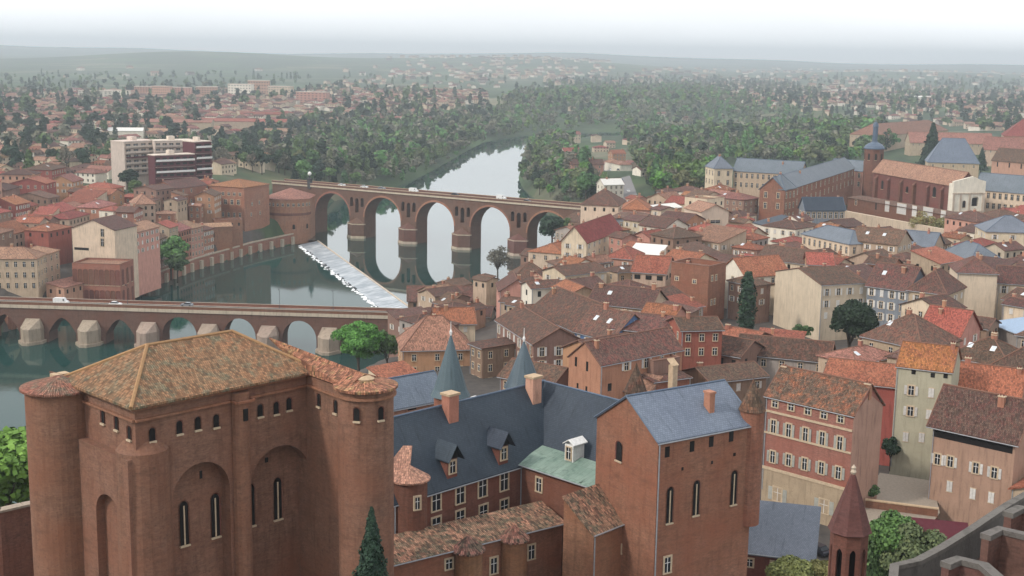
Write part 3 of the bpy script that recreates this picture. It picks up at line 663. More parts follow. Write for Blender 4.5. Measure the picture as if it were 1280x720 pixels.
# left face: arched niche by a proud front layer
fl_ops = [(1.8, 6.4, 0, H_ - 11.5, 2.2, 0)]
m3 = MB(); arcade(m3, 0, dA, 0, H_ - 5, .9, fl_ops, 0, 12)
mb.v += [(-v[1] - 0.0, v[0], v[2]) for v in m3.v] and []  # (layer added below as its own turn)
n0 = len(mb.v); mb.v += [(-v[1], v[0], v[2]) for v in m3.v]; mb.f += [tuple(i + n0 for i in f) for f in m3.f]; mb.m += m3.m; mb.uv += m3.uv
mb.build('wall', BR, kp)
mb = MB(); mb.lathe([(2.9, 0), (2.6, H_ - 18), (2.45, H_ - 4.6), (1.6, H_ - 3.6)], 1.5, 1.5, 20); mb.build('corner_turret', BR, kp)
pu0, pu1 = AU(288, 560)[0], AU(312, 560)[0]; pc_ = (pu0 + pu1) / 2
mb = MB(); mb.lathe([(.95, 0), (.92, H_ - .6)], pc_, -.15, 14); mb.build('buttress', BR, kp)
def ring_strip(mb, pts, z, t, o):
    for p, q in zip(pts, pts[1:]):
        p = Vector(p); q = Vector(q); d = (q - p).normalized(); n_ = Vector((d.y, -d.x))
        P = [p, q, q + n_ * o, p + n_ * o]; mb.prism([(v.x, v.y) for v in P], z, z + t)
mb = MB(); ring_strip(mb, [(-.02, dA), (-.02, -.02), (pc_ - .95, -.02)], H_ - 1.5, .22, .28); ring_strip(mb, [(pc_ - .95, -.02), (pc_ - .95, -1.12), (pc_ + .95, -1.12), (pc_ + .95, -.02)], H_ - 1.5, .22, .2); ring_strip(mb, [(pc_ + .95, -.02), (wA, -.02)], H_ - 1.5, .22, .28)
mb.prism([(-.4, -.5), (wA, -.5), (wA, dA), (-.4, dA)], H_ - .35, H_ - .1)
mb.build('cornice', BR2, kp)
# roof: hipped, ridge parallel to the front
mb = MB(); e1 = AU(192, 470)[0]; rh = 3.7; hz_ = H_ - .1
c0, c1, c2, c3 = (-.8, -.8, hz_), (wA + .2, -.8, hz_), (wA + .2, dA + .8, hz_), (-.8, dA + .8, hz_); g1, g2 = (5.2, dA * .52, hz_ + rh), (wA - 5.4, dA * .52, hz_ + rh)
def mottled(q, t=.25): mb.slab(q, t)
for q in ([c0, c1, g2, g1], [c1, c2, g2], [c2, c3, g1, g2], [c3, c0, g1]): mottled(q)
for p, q in ((c0, g1), (c3, g1), (g1, g2), (c1, g2), (c2, g2)): mb.bar(Vector(p) + Vector((0, 0, .25)), Vector(q) + Vector((0, 0, .25)), .19, 1)
rf = mb.build('roof', [ROOFS['palace'], plain('lichened_ridge_tiles', (.34, .20, .10), .9)], kp)
# eave tile ends
for px, py in ((224, 533), (247, 528), (270, 525), (345, 509), (361, 504)):
    u, z = AU(px, py); put_window(kp, u, -.004, z - .7, 0, .62, 1.25, 'arch')
u, z = AU(190, 542); put_window(kp, u, -.004, z - .7, 0, .62, 1.25, 'arch')
u, z = AU(325, 512); put_window(kp, u, -.004, z - .7, 0, .62, 1.25, 'arch')
u, z = AU(299, 520, -1.0); put_window(kp, pc_, -1.14, z - .6, 0, .5, 1.2, 'dark')
for px, py in ((162, 540), (146, 528), (129, 520)):
    p = hitplane(px, py, a, ux) - a; put_window(kp, -.004, p.dot(uy), p.z + H_ - .7 + 0, -math.pi / 2, .6, 1.2, 'arch')
for (px, py) in ((230, 653), (269, 643), (313, 630), (347, 622)):
    u, z = AU(px, py, TH); put_window(kp, u, TH - .004, z - 2.3, 0, .95, 4.3, 'lancet')
u, z = AU(251, 592, TH); put_window(kp, u, TH - .004, z - .5, 0, .3, .8, 'dark'); u, z = AU(333, 572, TH); put_window(kp, u, TH - .004, z - .5, 0, .4, .5, 'dark')
# square end tower with a drum on its corner
dr = G(457, 480, ZA) - a; du, dv = dr.dot(ux), dr.dot(uy)
R2 = 2.75; mb = MB()
q0 = G(386, 466, ZA) - a; q1 = G(432, 483, ZA) - a
P = [(q0.dot(ux), q0.dot(uy)), (q1.dot(ux), q1.dot(uy)), (du, dv), (du + 1.2, dv + 8), (wA - 1, 8)]
mb.prism(P, 0, H_ - .3); mb.build('end_tower', BR, kp)
mb = MB(); mb.lathe([(R2 + .25, 0), (R2, H_ - 24), (R2, H_ - .4)], du, dv, 28); mb.build('round_tower', BR, kp)
mb = MB(); mb.lathe([(R2, H_ - 1.1), (R2 + .3, H_ - 1.0), (R2 + .3, H_ - .8), (R2, H_ - .75)], du, dv, 28, 0, False); ring_strip(mb, [P[0], P[1]], H_ - 1.4, .2, .25); mb.build('string_course', BR2, kp)
mb = MB(); mb.lathe([(R2 + .45, H_ - .25), (R2 + .45, H_ - .02), (0, H_ + .6)], du, dv, 28)
mb.slab([(P[0][0] - .3, P[0][1] - .3, H_ - .1), (P[1][0] - .2, P[1][1] - .4, H_ - .1), (du, dv, H_ + .8), (wA - .5, 7, H_ + 2.2)], .2)
mb.slab([(du, dv, H_ + .8), (du + 2.6, dv + 1, H_ - .1), (du + 2.2, dv + 8, H_ - .1), (wA - .5, 7, H_ + 2.2)], .2)
rt2 = mb.build('tower_roof', [tiles('yellow_lichen_tiles', (.27, .135, .07), (.23, .12, .072), (.27, .20, .09), .5, .05, .26, .42, False, .7, .7)], kp)
mb = MB(); mb.lathe([(.8, H_ + .35), (.9, H_ + .6), (.5, H_ + .8), (0, H_ + .85)], du, dv, 12); mb.build('roof_cap', CAP, rt2)
for px, py in ((446, 507), (476, 506)):
    best = None
    for k in range(200):
        an = -math.pi + math.pi * k / 199; p = a + ux * (du + R2 * math.cos(an)) + uy * (dv + R2 * math.sin(an)); X_ = proj(np.array([p.x]), np.array([p.y]), ZA - 2)[0][0]
        if best is None or abs(X_ - px) < best[0]: best = (abs(X_ - px), an)
    an = best[1]; put_window(kp, du + (R2 + .01) * math.cos(an), dv + (R2 + .01) * math.sin(an), H_ - 3.0, an + math.pi / 2, .6, 1.3, 'arch')
s0, s1 = Vector(P[0]), Vector(P[1]); sd_ = (s1 - s0).normalized()
for f in (.28, .74):
    q = s0.lerp(s1, f); put_window(kp, q.x + sd_.y * .01, q.y - sd_.x * .01, H_ - 3.1, math.atan2(sd_.y, sd_.x), .6, 1.3, 'arch')
# big round drum on the left
dl = G(74, 478, ZA) - a; lu, lv = dl.dot(ux), dl.dot(uy); RL = 3.25; mb = MB()
mb.lathe([(RL + .15, 0), (RL, H_ - 26), (RL, H_ - .5)], lu, lv, 36); mb.prism([(lu, lv), (lu + RL * .6, lv - RL * .75), (.2, 6.2), (.2, 11), (lu, lv + 2)], 0, H_ - .8); mb.build('drum_tower', BR, kp)
mb = MB(); mb.lathe([(RL + .45, H_ - .5), (RL + .45, H_ - .3), (0, H_ + .75)], lu, lv, 36); mb.slab([(lu + RL * .7, lv - RL * .75, H_ - .35), (.2, 6.0, H_ - .35), (.2, 11, H_ + .4), (lu, lv + 2, H_ + .6)], .2)
dr_ = mb.build('drum_roof', ROOFS['palace'], kp); mb = MB(); mb.box(lu - .3, lu + 1.3, lv + .3, lv + 1.3, H_ + .1, H_ + .7); mb.build('chimney', CAP, dr_)
# garden wall at the lower left
gw = root('garden_wall', (0, 0, 0), 0, 'dark curved brick terrace wall at the lower left edge beside the drum tower', 'wall'); mb = MB(); pts = [G(px, py, 50) for px, py in ((-160, 640), (-60, 645), (0, 641), (30, 634), (60, 628))]
for p, q in zip(pts, pts[1:]):
    d = (q - p).normalized(); n_ = Vector((-d.y, d.x, 0)); P_ = [p, q, q + n_ * .9, p + n_ * .9]; mb.prism([(v.x, v.y) for v in P_], 18, 50)
    P_ = [p - n_ * .15, q - n_ * .15, q + n_ * 1.05, p + n_ * 1.05]; mb.prism([(v.x, v.y) for v in P_], 50, 50.25, 1)
mb.build('wall', [BRD, PAV], gw)
# ------------------------------------------------------------------ palace wings
bt, ti = house((823, 553), (943, 530), 56, 8, 'gx', 4.0, 'obrick', 'bslate', 'tall orange brick tower house with blue slate gable roof and three narrow pointed windows', 'palace_tower', 'tower', rows=0, chim=0, Cpx=(741, 523), base=22, ov=.25,
    wins=[('F', 834, 565, .7, 1.3, 'dark'), ('F', 865, 558, .7, 1.3, 'dark'), ('F', 889, 552, .7, 1.3, 'dark'), ('F', 914, 545, .7, 1.4, 'dark'), ('F', 837, 632, .95, 4.3, 'lancet'), ('F', 870, 623, .95, 4.2, 'lancet'), ('F', 917, 610, .95, 4.2, 'lancet'),
          ('F', 834, 706, .9, 1.9, 'frame'), ('L', 774, 564, 1.1, 2.4, 'arch'), ('F', 853, 586, .3, .4, 'dark'), ('F', 890, 578, .3, .4, 'dark'), ('F', 918, 568, .4, .4, 'dark')])
mb = MB(); mb.box(-.4, .4, -.55, .55, -1.5, 2.6); mb.box(-.5, .5, -.65, .65, 2.6, 2.85); mb.build('chimney', CHIM, ti['roof'], (ti['w'] * .66, ti['d'] * .22, ti['h'] + 1.4))
q = G(931, 545, 54); lq = q - ti['a']; tu, tv = ti['w'], .3
mb = MB(); mb.lathe([(1.5, ti['h'] - 13), (1.5, ti['h'] + 1.6)], tu + .2, tv + .4, 16); tt_ = mb.build('corner_turret', BR2, bt)
mb = MB(); mb.lathe([(1.7, ti['h'] + 1.6), (0, ti['h'] + 5.6)], tu + .2, tv + .4, 16); mb.build('cone_roof', ROOFS['brown'], tt_)
mb = MB(); mb.lathe([(1.3, ti['h'] - 6), (1.3, ti['h'] + 2.4), (1.5, ti['h'] + 2.4), (0, ti['h'] + 6.2)], tu * .42, ti['d'] + .5, 14); mb.build('rear_turret', ROOFS['brown'], bt)
mb = MB(); mb.box(tu * .78, tu * .78 + .8, ti['d'] - .2, ti['d'] + .7, ti['h'] - 4, ti['h'] + 5.2); mb.face([(tu * .76, ti['d'] - .3, ti['h'] + 5.25), (tu * .78 + .9, ti['d'] - .3, ti['h'] + 5.25), (tu * .78 + .9, ti['d'] + .8, ti['h'] + 6.0), (tu * .76, ti['d'] + .8, ti['h'] + 6.0)]); mb.build('rear_chimney', CAP, bt)
# slate-roofed main wing and the wing at right angles to it
_a, _k = G(492, 628, 46), G(651, 580, 46); _u = (_k - _a).normalized(); _v = Vector((-_u.y, _u.x, 0)); W1R = hitplane(600, 497, _a + _v * 6, _v).z - 46
W1, t1_ = house((_a.x, _a.y), tuple((_k + _u * 10.5)[:2]), 46, 12, 'gx', W1R, 'dbrick', 'dslate', 'long palace wing with steep dark slate roof, two shadowy dormers and tall pale-framed windows', 'palace_wing', 'palace', rows=0, chim=0, base=24, ov=.3, world=True,
    wins=[('F', 545, 628, 1.35, 2.1, 'frame'), ('F', 575, 619, 1.35, 2.1, 'frame'), ('F', 603, 610, 1.35, 2.3, 'frame'), ('F', 630, 602, 1.35, 2.3, 'frame'), ('F', 545, 658, 1.35, 2.3, 'frame'), ('F', 575, 649, 1.35, 2.3, 'frame'), ('F', 604, 642, 1.35, 2.3, 'frame'), ('F', 630, 635, 1.35, 2.3, 'frame')], grey=None)
k1 = W1R / 6
def W1pt(px, py):                # point of the front roof slope under a pixel, local coords
    n_ = (t1_['uy'] * -k1 + Vector((0, 0, 1))).normalized(); p = hitplane(px, py, t1_['a'], n_); l = p - t1_['a']; return l.dot(t1_['ux']), l.dot(t1_['uy']), l.z + t1_['h']
for px, py in ((564, 596), (628, 579)):
    x, y, z = W1pt(px, py); mb = MB(); y0 = y - .2
    mb.prism([(x - .85, y0), (x + .85, y0), (x + .85, y + 2.4), (x - .85, y + 2.4)], z - .3, z + 2.6, 0, False)
    d_ = mb.build('dormer', BRD, t1_['roof']); link('window', win_mesh(.9, 1.5, 'frame'), d_, (x, y0 - .004, z + .6))
    mb = MB()
    for s in (-1, 1): mb.slab([(x + s * 1.35, y0 - .9, z + 2.3), (x, y0 - .9, z + 4.4), (x, y + 2.6, z + 4.4), (x + s * 1.35, y + 2.6, z + 2.3)], .12)
    mb.face([(x - 1.1, y0 - .1, z + 2.5), (x + 1.1, y0 - .1, z + 2.5), (x, y0 - .1, z + 4.2)], 1); mb.build('dormer_roof', [ROOFS['dslate'], DARK], d_)
for px, py, m_ in ((563, 520, CHIM), (667, 497, WALLS['pink'])):
    x, y, z = W1pt(px, py); mb = MB(); mb.box(x - .85, x + .85, y - .7, y + .8, z - 1.8, z + 2.9); mb.box(x - 1.0, x + 1.0, y - .85, y + .95, z + 2.9, z + 3.2, 1); mb.build('chimney', [m_, CAP], t1_['roof'])
W2, t2_ = house(tuple((_k + _u * 4.5 + _v * 6)[:2]), tuple((_k + _u * 4.5 - _v * 13)[:2]), 46, 12, 'gx', W1R, 'dbrick', 'dslate', 'dark slate-roofed palace wing turning toward the viewer behind the green copper terrace', 'palace_wing', 'palace', rows=0, chim=0, base=24, ov=.2, wins=[], world=True)
GB, t3_ = house(tuple(_k[:2]), tuple((_k - _v * 13)[:2]), 46, 4.6, 'shed', 1.3, 'dbrick', 'zinc', 'low brick range with flat green copper roof and white dormer in the palace corner', 'palace_range', 'palace', rows=0, chim=0, base=24, ov=.5, world=True, wins=[('F', 674, 606, .9, 1.8, 'frame')], grey=None)
t3_['roof'].data.materials[0] = COP; t3_['roof'].data.materials.append(COP)
p = G(711, 572, 47.6) - t3_['a']; x, y = p.dot(t3_['ux']), p.dot(t3_['uy']); mb = MB(); z = t3_['h'] + .9
mb.box(x - .75, x + .75, y, y + 2.2, z, z + 2.5); mb.slab([(x - 1, y - .2, z + 2.45), (x, y - .2, z + 3.1), (x, y + 2.6, z + 3.1), (x - 1, y + 2.6, z + 2.45)], .12); mb.slab([(x + 1, y - .2, z + 2.45), (x, y - .2, z + 3.1), (x, y + 2.6, z + 3.1), (x + 1, y + 2.6, z + 2.45)], .12)
do = mb.build('dormer', WHT, t3_['roof']); link('window', win_mesh(.8, 1.6, 'plain'), do, (x, y - .004, z + .5))
for i in range(4):
    mb = MB(); u = t3_['w'] * (.15 + .23 * i); mb.box(u, u + .08, -.4, 4.6, t3_['h'] + .2, t3_['h'] + .3)
mb.build('roof_seam', COP, t3_['roof'])
# front ranges with patched tile roofs
F1, t4_ = house((486, 707), (703, 654), 41, 5, 'shed', 2.4, 'obrick', 'wing', 'long low palace range with patched pink and moss tiles and two half-round turrets', 'palace_range', 'palace', rows=0, chim=0, base=22, ov=.4,
    ridge=(590, 648), wins=[('F', 561, 705, .9, 1.2, 'frame'), ('F', 617, 707, .9, 2.0, 'frame'), ('F', 664, 690, .9, 1.8, 'frame')], grey=None)
for px, py, r_ in ((593, 690, 1.75), (649, 675, 1.65)):
    p = G(px, py, 41) - t4_['a']; x = p.dot(t4_['ux']); mb = MB(); mb.lathe([(r_, -2), (r_, t4_['h'] - .2)], x, -.6, 18); tu_ = mb.build('turret', BR2, F1)
    mb = MB(); mb.lathe([(r_ + .4, t4_['h'] - .2), (r_ + .35, t4_['h']), (0, t4_['h'] + 1.7)], x, -.6, 18); mb.build('turret_roof', ROOFS['wing'], tu_)
F2, t5_ = house((742, 669), (808, 643), 44, 4.8, 'shed', 3.6, 'obrick', 'wing', 'small square brick block with steep patchy tile lean-to roof below the slate tower', 'palace_range', 'palace', rows=0, chim=0, base=22, ridge=(770, 599), ov=.3, wins=[('F', 780, 685, .8, 1.0, 'frame')], grey=None)
# round stair turret left of the wing
rt_ = G(512, 612, 47); o = root('stair_turret', (rt_.x, rt_.y, 22), 0, 'round brick stair turret with mossy tile cap between the keep and the slate wing', 'turret')
mb = MB(); mb.lathe([(2.2, 0), (2.2, 26.5)], 0, 0, 24); mb.box(-7, 0, -1.2, 4, 0, 26.5); mb.build('wall', BRD, o)
mb = MB(); mb.lathe([(2.6, 26.4), (2.6, 26.6), (0, 28.2)], 0, 0, 24); mb.slab([(-7, -1.6, 26.5), (0, -1.6, 26.5), (0, 4, 29.2), (-7, 4, 29.2)], .2); mb.build('roof', ROOFS['tan'], o)
for z in (23.2, 19.2, 15.6): link('window', win_mesh(.6, 1.5 if z > 20 else .8, 'frame'), o, (1.1, -1.95, z), .5); link('window', win_mesh(.8, 1.9, 'frame'), o, (-2.9, -1.21, z - .6))
# conical slate spires and the blue-roofed range behind
for tip, bx, by, lb in (((563, 418), 563, 492, 'taller teal slate cone spire, left of the pair behind the palace roof'), ((656, 426), 654, 482, 'smaller blue slate cone spire, right of the pair behind the palace roof')):
    p = G(bx, by, 50); tz = hitplane(tip[0], tip[1], p, Vector((0, 1, 0))).z; o = root('spire_turret', (p.x, p.y, 24), 0, lb, 'turret')
    r_ = 2.75; mb = MB(); mb.lathe([(r_ * .9, 0), (r_ * .9, 26)], n=16); mb.build('wall', BR2, o)
    mb = MB(); mb.lathe([(r_ * 1.1, 25.8), (r_ * .9, 26.8), (.08, tz - 24)], n=16); mb.build('cone_roof', tiles('teal_slates', (.085, .12, .14), (.095, .13, .155), (.08, .10, .11), .35, .08, .2, .15, True, 0, .08), o)
    mb = MB(); mb.lathe([(.12, tz - 24.2), (.22, tz - 23.6), (.06, tz - 23.2), (.03, tz - 22)], n=6); mb.build('finial', WHT, o)
house((484, 511), (556, 497), 47, 7, 'gx', 3.4, 'pink', 'bslate', 'narrow range with flat blue slate roof left of the taller spire', 'palace_range', 'palace', rows=0, chim=0, base=24, wins=[('F', 515, 510, 1.6, .6, 'dark')])
house((484, 478), (526, 470), 40, 6, 'shed', 1.6, 'cream', 'red', 'low outbuilding with bright red roof behind the blue slate range', 'outbuilding', 'house', rows=1, cols=3, chim=0)
# slate lean-to building right of the tower
house((922, 689), (1016, 700), 36, 9, 'shed', 3.8, 'dbrick', 'slate', 'low brick hall with single blue grey slate slope beside the tall palace tower', 'slate_hall', 'building', rows=1, cols=3, style='frame', grey=None, ww=.8, wh=1.0, chim=0, storey=4, ridge=(965, 629))
# ------------------------------------------------------------------ cathedral pieces nearest to us
pz = G(1062, 664, 64); tipz = hitplane(1062, 592, pz, Vector((0, 1, 0))).z; o = root('brick_pinnacle', (pz.x, pz.y, 40), 0, 'slim octagonal red brick pinnacle with conical top at the bottom right', 'pinnacle')
pr_ = 23 / 1600 * math.hypot(pz.y, 36); z0 = 64 - 40; mb = MB(); a0 = math.pi / 8
for k in range(8):
    t0, t1 = a0 + k * math.pi / 4, a0 + (k + 1) * math.pi / 4
    p0, p1 = Vector((pr_ * math.cos(t0), pr_ * math.sin(t0), 0)), Vector((pr_ * math.cos(t1), pr_ * math.sin(t1), 0)); d = (p1 - p0); L_ = d.length; sub = MB()
    arcade(sub, 0, L_, -10, z0, .18, [(L_ * .28, L_ * .72, z0 - 5.5, z0 - 1.4, L_ * .3, 1)], 0, 6); an = math.atan2(d.y, d.x); ca, sa = math.cos(an), math.sin(an); n0 = len(mb.v)
    mb.v += [(p0.x + v[0] * ca - v[1] * sa, p0.y + v[0] * sa + v[1] * ca, v[2]) for v in sub.v]; mb.f += [tuple(i + n0 for i in f) for f in sub.f]; mb.m += sub.m; mb.uv += sub.uv
mb.build('shaft', plaster('pinnacle_brick', (.125, .052, .044), .4, 0, True), o)
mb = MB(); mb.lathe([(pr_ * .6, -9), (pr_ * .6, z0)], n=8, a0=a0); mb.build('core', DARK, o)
mb = MB(); mb.lathe([(pr_ * 1.0, z0), (pr_ * 1.18, z0 + .12), (pr_ * 1.12, z0 + .3), (pr_ * .16, tipz - 40 - .2), (.12, tipz - 40)], n=8, a0=a0); mb.build('cone_roof', plaster('pinnacle_tiles', (.105, .055, .048), .4, 0, True), o)
mb = MB(); zt_ = tipz - 40; mb.lathe([(.1, zt_ - .1), (.24, zt_ + .15), (.14, zt_ + .35), (.2, zt_ + .5), (0, zt_ + .75)], n=8); mb.build('finial', STN, o)
# parapet walk of the cathedral
GST = plaster('weathered_grey_stone', (.10, .092, .086), .4, .05); LST = plaster('pale_coping_stone', (.115, .104, .095), .5, .05)
def wallpath(name, pts, z, t, zb, mats, label, cat, cope=.05, ct=.2):
    o = root(name, (pts[0].x, pts[0].y, zb), 0, label, cat); o_ = Vector((pts[0].x, pts[0].y, zb)); A, Bm = MB(), MB()
    n_ = len(pts); off = []
    for i in range(n_):
        d = (pts[min(i + 1, n_ - 1)] - pts[max(i - 1, 0)]); d.z = 0; d.normalize(); off.append(Vector((-d.y, d.x, 0)))
    for i in range(n_ - 1):
        P0 = [pts[i], pts[i + 1], pts[i + 1] + off[i + 1] * t, pts[i] + off[i] * t]; A.prism([((v - o_).x, (v - o_).y) for v in P0], 0, z - zb)
        P1 = [pts[i] - off[i] * cope, pts[i + 1] - off[i + 1] * cope, pts[i + 1] + off[i + 1] * (t + cope), pts[i] + off[i] * (t + cope)]; Bm.prism([((v - o_).x, (v - o_).y) for v in P1], z - zb + .003, z - zb + ct)
    A.build('wall', mats[0], o); Bm.build('coping', mats[1], o); return o
wallpath('cathedral_parapet', [G(px, py, 78) for px, py in ((1118, 760), (1122, 712), (1150, 706), (1180, 690), (1215, 668), (1262, 636), (1300, 614), (1380, 560))], 78, .3, 62, [GST, LST], 'dark stone cathedral parapet running diagonally across the bottom right corner', 'parapet')
for pts, lb, z in (([(1186, 712), (1200, 706), (1225, 712), (1245, 730), (1250, 760)], 'lower curved stone-capped buttress head at the bottom right edge', 79), ([(1236, 676), (1252, 668), (1285, 676), (1310, 690), (1330, 720)], 'middle curved stone-capped buttress head at the right edge', 79),
                   ([(1264, 648), (1278, 641), (1300, 645), (1330, 662)], 'upper curved stone-capped buttress head at the right edge', 79)):
    P_ = [G(x, y, z) for x, y in pts]; wallpath('buttress_head', P_, z, .35, 62, [plaster('buttress_brick', (.12, .068, .058), .4, .05, True), LST], lb, 'buttress', .08, .25)
mb = MB(); P_ = [G(x, y, 76.5) for x, y in ((1180, 712), (1300, 632), (1500, 600), (1500, 900), (1150, 900))]; mb.prism([(p.x, p.y) for p in P_], 62, 76.5); tag(mb.build('cathedral_terrace', plaster('terrace_brick', (.09, .06, .052), .4)), 'dark brick cathedral roof terrace behind the parapet at the bottom right', 'terrace')
# ------------------------------------------------------------------ old town on the right bank: houses measured one by one
def H_(A, B, ze, d, roof, ridge, wall, rmat, label, **k):
    return house(A, B, ze, d, roof, 2.5, wall, rmat, label, ridge=ridge, **k)
PB = H_((958, 494), (1067, 519), 46, 9, 'gx', (1035, 470), 'rosebrick', 'rust', 'four storey pink brick town house with grey shutters and white chimneys on its red roof', rows=0, base=30, chim=0, ov=.3,
   wins=[('F', x, y, .95, 1.0, 'frame') for x, y in ((969, 505), (989, 509), (1010, 514), (1030, 519), (1051, 524))] + [('F', x, y, .8, 2.1, 'shut') for x, y in ((967, 533), (986, 538), (1007, 543), (1028, 548), (1050, 554))] +
        [('F', x, y, .85, 1.9, 'shut') for x, y in ((966, 571), (986, 575), (1006, 580), (1027, 585), (1048, 591))] + [('F', x, y, 1.5, 2.2, 'shut') for x, y in ((972, 618), (1030, 633))] + [('F', 1001, 627, 1.1, 2.6, 'dark'), ('R', 1082, 516, .5, 1.1, 'dark')], grey=True)
pw = PB[1]
mb = MB()
for z, h_ in ((pw['h'] - 2.7, .35), (pw['h'] - 6.3, .3), (pw['h'] - 12.4, .5)): mb.box(.02, pw['w'] - .02, -.16, -.002, z, z + h_)
mb.build('string_course', FRM, PB[0]); mb = MB(); mb.box(.02, pw['w'] - .02, -.06, -.003, -3, pw['h'] - 12.4); mb.build('ground_floor_render', plaster('ochre_render', (.33, .245, .175), .35), PB[0])
mb = MB(); mb.box(pw['w'] + .003, pw['w'] + .06, .02, pw['d'] - .02, -3, pw['h'] - .1); mb.face([(pw['w'] + .06, 0, pw['h'] - .1), (pw['w'] + .06, pw['d'], pw['h'] - .1), (pw['w'] + .06, pw['d'] / 2, pw['h'] + 2.6)]); mb.build('side_render', WALLS['rosebeige'], PB[0])
for x in (.3, pw['w'] - .3): chimney(pw['roof'], x, pw['d'] / 2, pw['h'] + 2.6, 1.0, 1.5)
H_((1167, 527), (1270, 549), 43, 9, 'gx', (1235, 492), 'rosebeige', 'dark', 'rose-beige town house with dark roof above an open attic loggia, beside the courtyard', rows=0, base=30, chim=1, ov=.8,
   wins=[('F', 1215, 550, 13, 1.6, 'dark')] + [('F', x, y, .85, 1.7, 'shut') for x, y in ((1172, 574), (1188, 577), (1220, 585), (1243, 591))] + [('F', x, y, .9, 1.7, 'closed') for x, y in ((1187, 608), (1216, 617), (1239, 622))] + [('F', 1168, 637, 1.2, 2.2, 'dark'), ('F', 1172, 637, .2, 2.2, 'dark')])
H_((1121, 458), (1190, 466), 48, 11, 'gx', (1155, 430), 'sage', 'ochre', 'tall sage-grey town house with lichen-yellow roof and white shutters at the courtyard end', rows=0, base=30, chim=1, ov=.2,
   wins=[('F', x, y, .7, .8, 'dark') for x, y in ((1142, 465), (1166, 469), (1182, 470))] + [('F', x, y, .9, 1.6, 'shut') for x, y in ((1139, 488), (1138, 514))] + [('F', x, y, .9, 1.6, 'closed') for x, y in ((1164, 491), (1161, 518), (1180, 494), (1132, 546), (1152, 547))])
H_((1030, 474), (1121, 484), 42, 14, 'gx', (1075, 452), 'red', 'red', 'long dark red tiled house filling the gap behind the pink brick house', rows=0, base=28, chim=0)
H_((1078, 421), (1152, 437), 41, 14, 'hip', (1165, 398), 'beige', 'brown', 'pinkish beige house with broad hipped brown roof right of the big dark tree', rows=2, cols=3, style='plain', chim=1, sky_=1, wh=1.7)
H_((1150, 412), (1200, 420), 41, 11, 'gx', (1180, 384), 'pink', 'orange', 'house with bright orange-red ridge roof behind the hipped beige house', rows=1, cols=2, chim=2)
H_((1182, 446), (1262, 460), 42, 12, 'hip', (1222, 420), 'grey', 'brown', 'grey walled house with weathered brown hipped roof and several small vents', rows=1, cols=3, chim=2, sky_=2)
H_((1225, 466), (1330, 486), 43, 12, 'hip', (1262, 428), 'beige', 'dark', 'large dark hipped roof with a white arched dormer at the right edge', rows=1, cols=3, chim=0)
H_((1196, 486), (1275, 496), 43, 10, 'gx', (1240, 458), 'brown', 'orange', 'long orange tiled roof just behind the rose-beige loggia house', rows=0, chim=2)
H_((1197, 341), (1247, 343), 44, 12, 'hip', (1222, 322), 'sand', 'brown', 'tall blank sand-coloured tower house with cream base and brown hip roof', rows=0, chim=1, wins=[('F', 1212, 391, 1.6, 1.5, 'plain')])
H_((1248, 353), (1310, 357), 40, 12, 'gx', (1275, 334), 'cream', 'brown', 'cream house with one shuttered window at the right edge below the slate chapel', rows=1, cols=4, chim=1, wh=2)
H_((1236, 404), (1300, 428), 37, 14, 'shed', (1270, 384), 'grey', 'bmetal', 'pale blue metal-roofed hall at the right edge', rows=0, chim=0, name='hall')
# big grey gable, cypress yard, grey-blue mansard
H_((1027, 357), (1084, 354), 42, 27, 'gx', (1055, 333), 'sand', 'brown', 'very large house showing a blank grey-beige gable wall beside the tall cypress', rows=3, cols=4, Cpx=(938, 341), style='shut', chim=1, top=1.0, wh=1.8, scols=0, ov=.15)
H_((1084, 356), (1135, 363), 42, 12, 'gx', (1110, 330), 'bluegrey', 'brown', 'slate-blue rendered town house with three rows of pale windows behind the dark tree', rows=3, cols=4, style='shut', wh=1.8, top=.8, chim=2, sky_=1)
H_((1135, 363), (1183, 369), 42, 14, 'hip', (1150, 336), 'beige', 'brown', 'beige house with rounded brown roof adjoining the slate-blue town house', rows=2, cols=2, chim=1, sky_=1)
H_((839, 333), (886, 339), 42, 10, 'flat', None, 'obrick', 'tan', 'square flat-topped orange brick house with roof terrace left of the cypress', rows=0, wins=[('F', 846, 348, .9, 1.0, 'frame'), ('F', 868, 352, .9, 1.0, 'frame'), ('R', 890, 348, .8, 1.5, 'frame'), ('R', 895, 347, .8, 1.5, 'frame'), ('R', 889, 378, .7, 1.5, 'frame'), ('R', 893, 377, .7, 1.5, 'frame')], chim=1, parapet=1.3)
H_((901, 338), (932, 346), 38, 16, 'gy', (914, 322), 'white', 'red', 'small white gabled house with red roof between flat terrace house and cypress', rows=1, cols=3, chim=1, style='plain')
H_((751, 457), (853, 437), 42, 9, 'gx', (780, 420), 'orange', 'brown', 'long two-face house with orange gable end and brown roof above the slate tower', rows=0, chim=1, sky_=0, ov=.25,
   wins=[('F', 783, 458, 1, 1.5, 'shut'), ('F', 808, 453, 1.1, 2, 'shut'), ('F', 827, 447, .8, 1.1, 'frame'), ('F', 842, 445, .8, 1.3, 'frame'), ('L', 720, 452, .6, 1.9, 'dark'), ('L', 734, 458, .6, 1.9, 'dark'), ('L', 722, 482, .5, 1, 'dark'), ('L', 733, 486, .5, 1, 'dark'), ('F', 762, 484, 1, 1.5, 'dark')])
H_((752, 482), (808, 494), 36, 5, 'shed', (790, 464), 'orange', 'tan', 'grey-tiled lean-to with two windows in front of the long orange-gabled house', rows=0, wins=[('F', 756, 490, .8, 1.8, 'frame'), ('F', 779, 497, .8, 1.8, 'frame')], chim=0)
H_((817, 454), (850, 449), 41, 3.5, 'flat', None, 'brown', 'tan', 'brown brick stair tower with pale terrace top beside the orange-gabled house', rows=0, chim=0, name='stair_tower', parapet=.4)
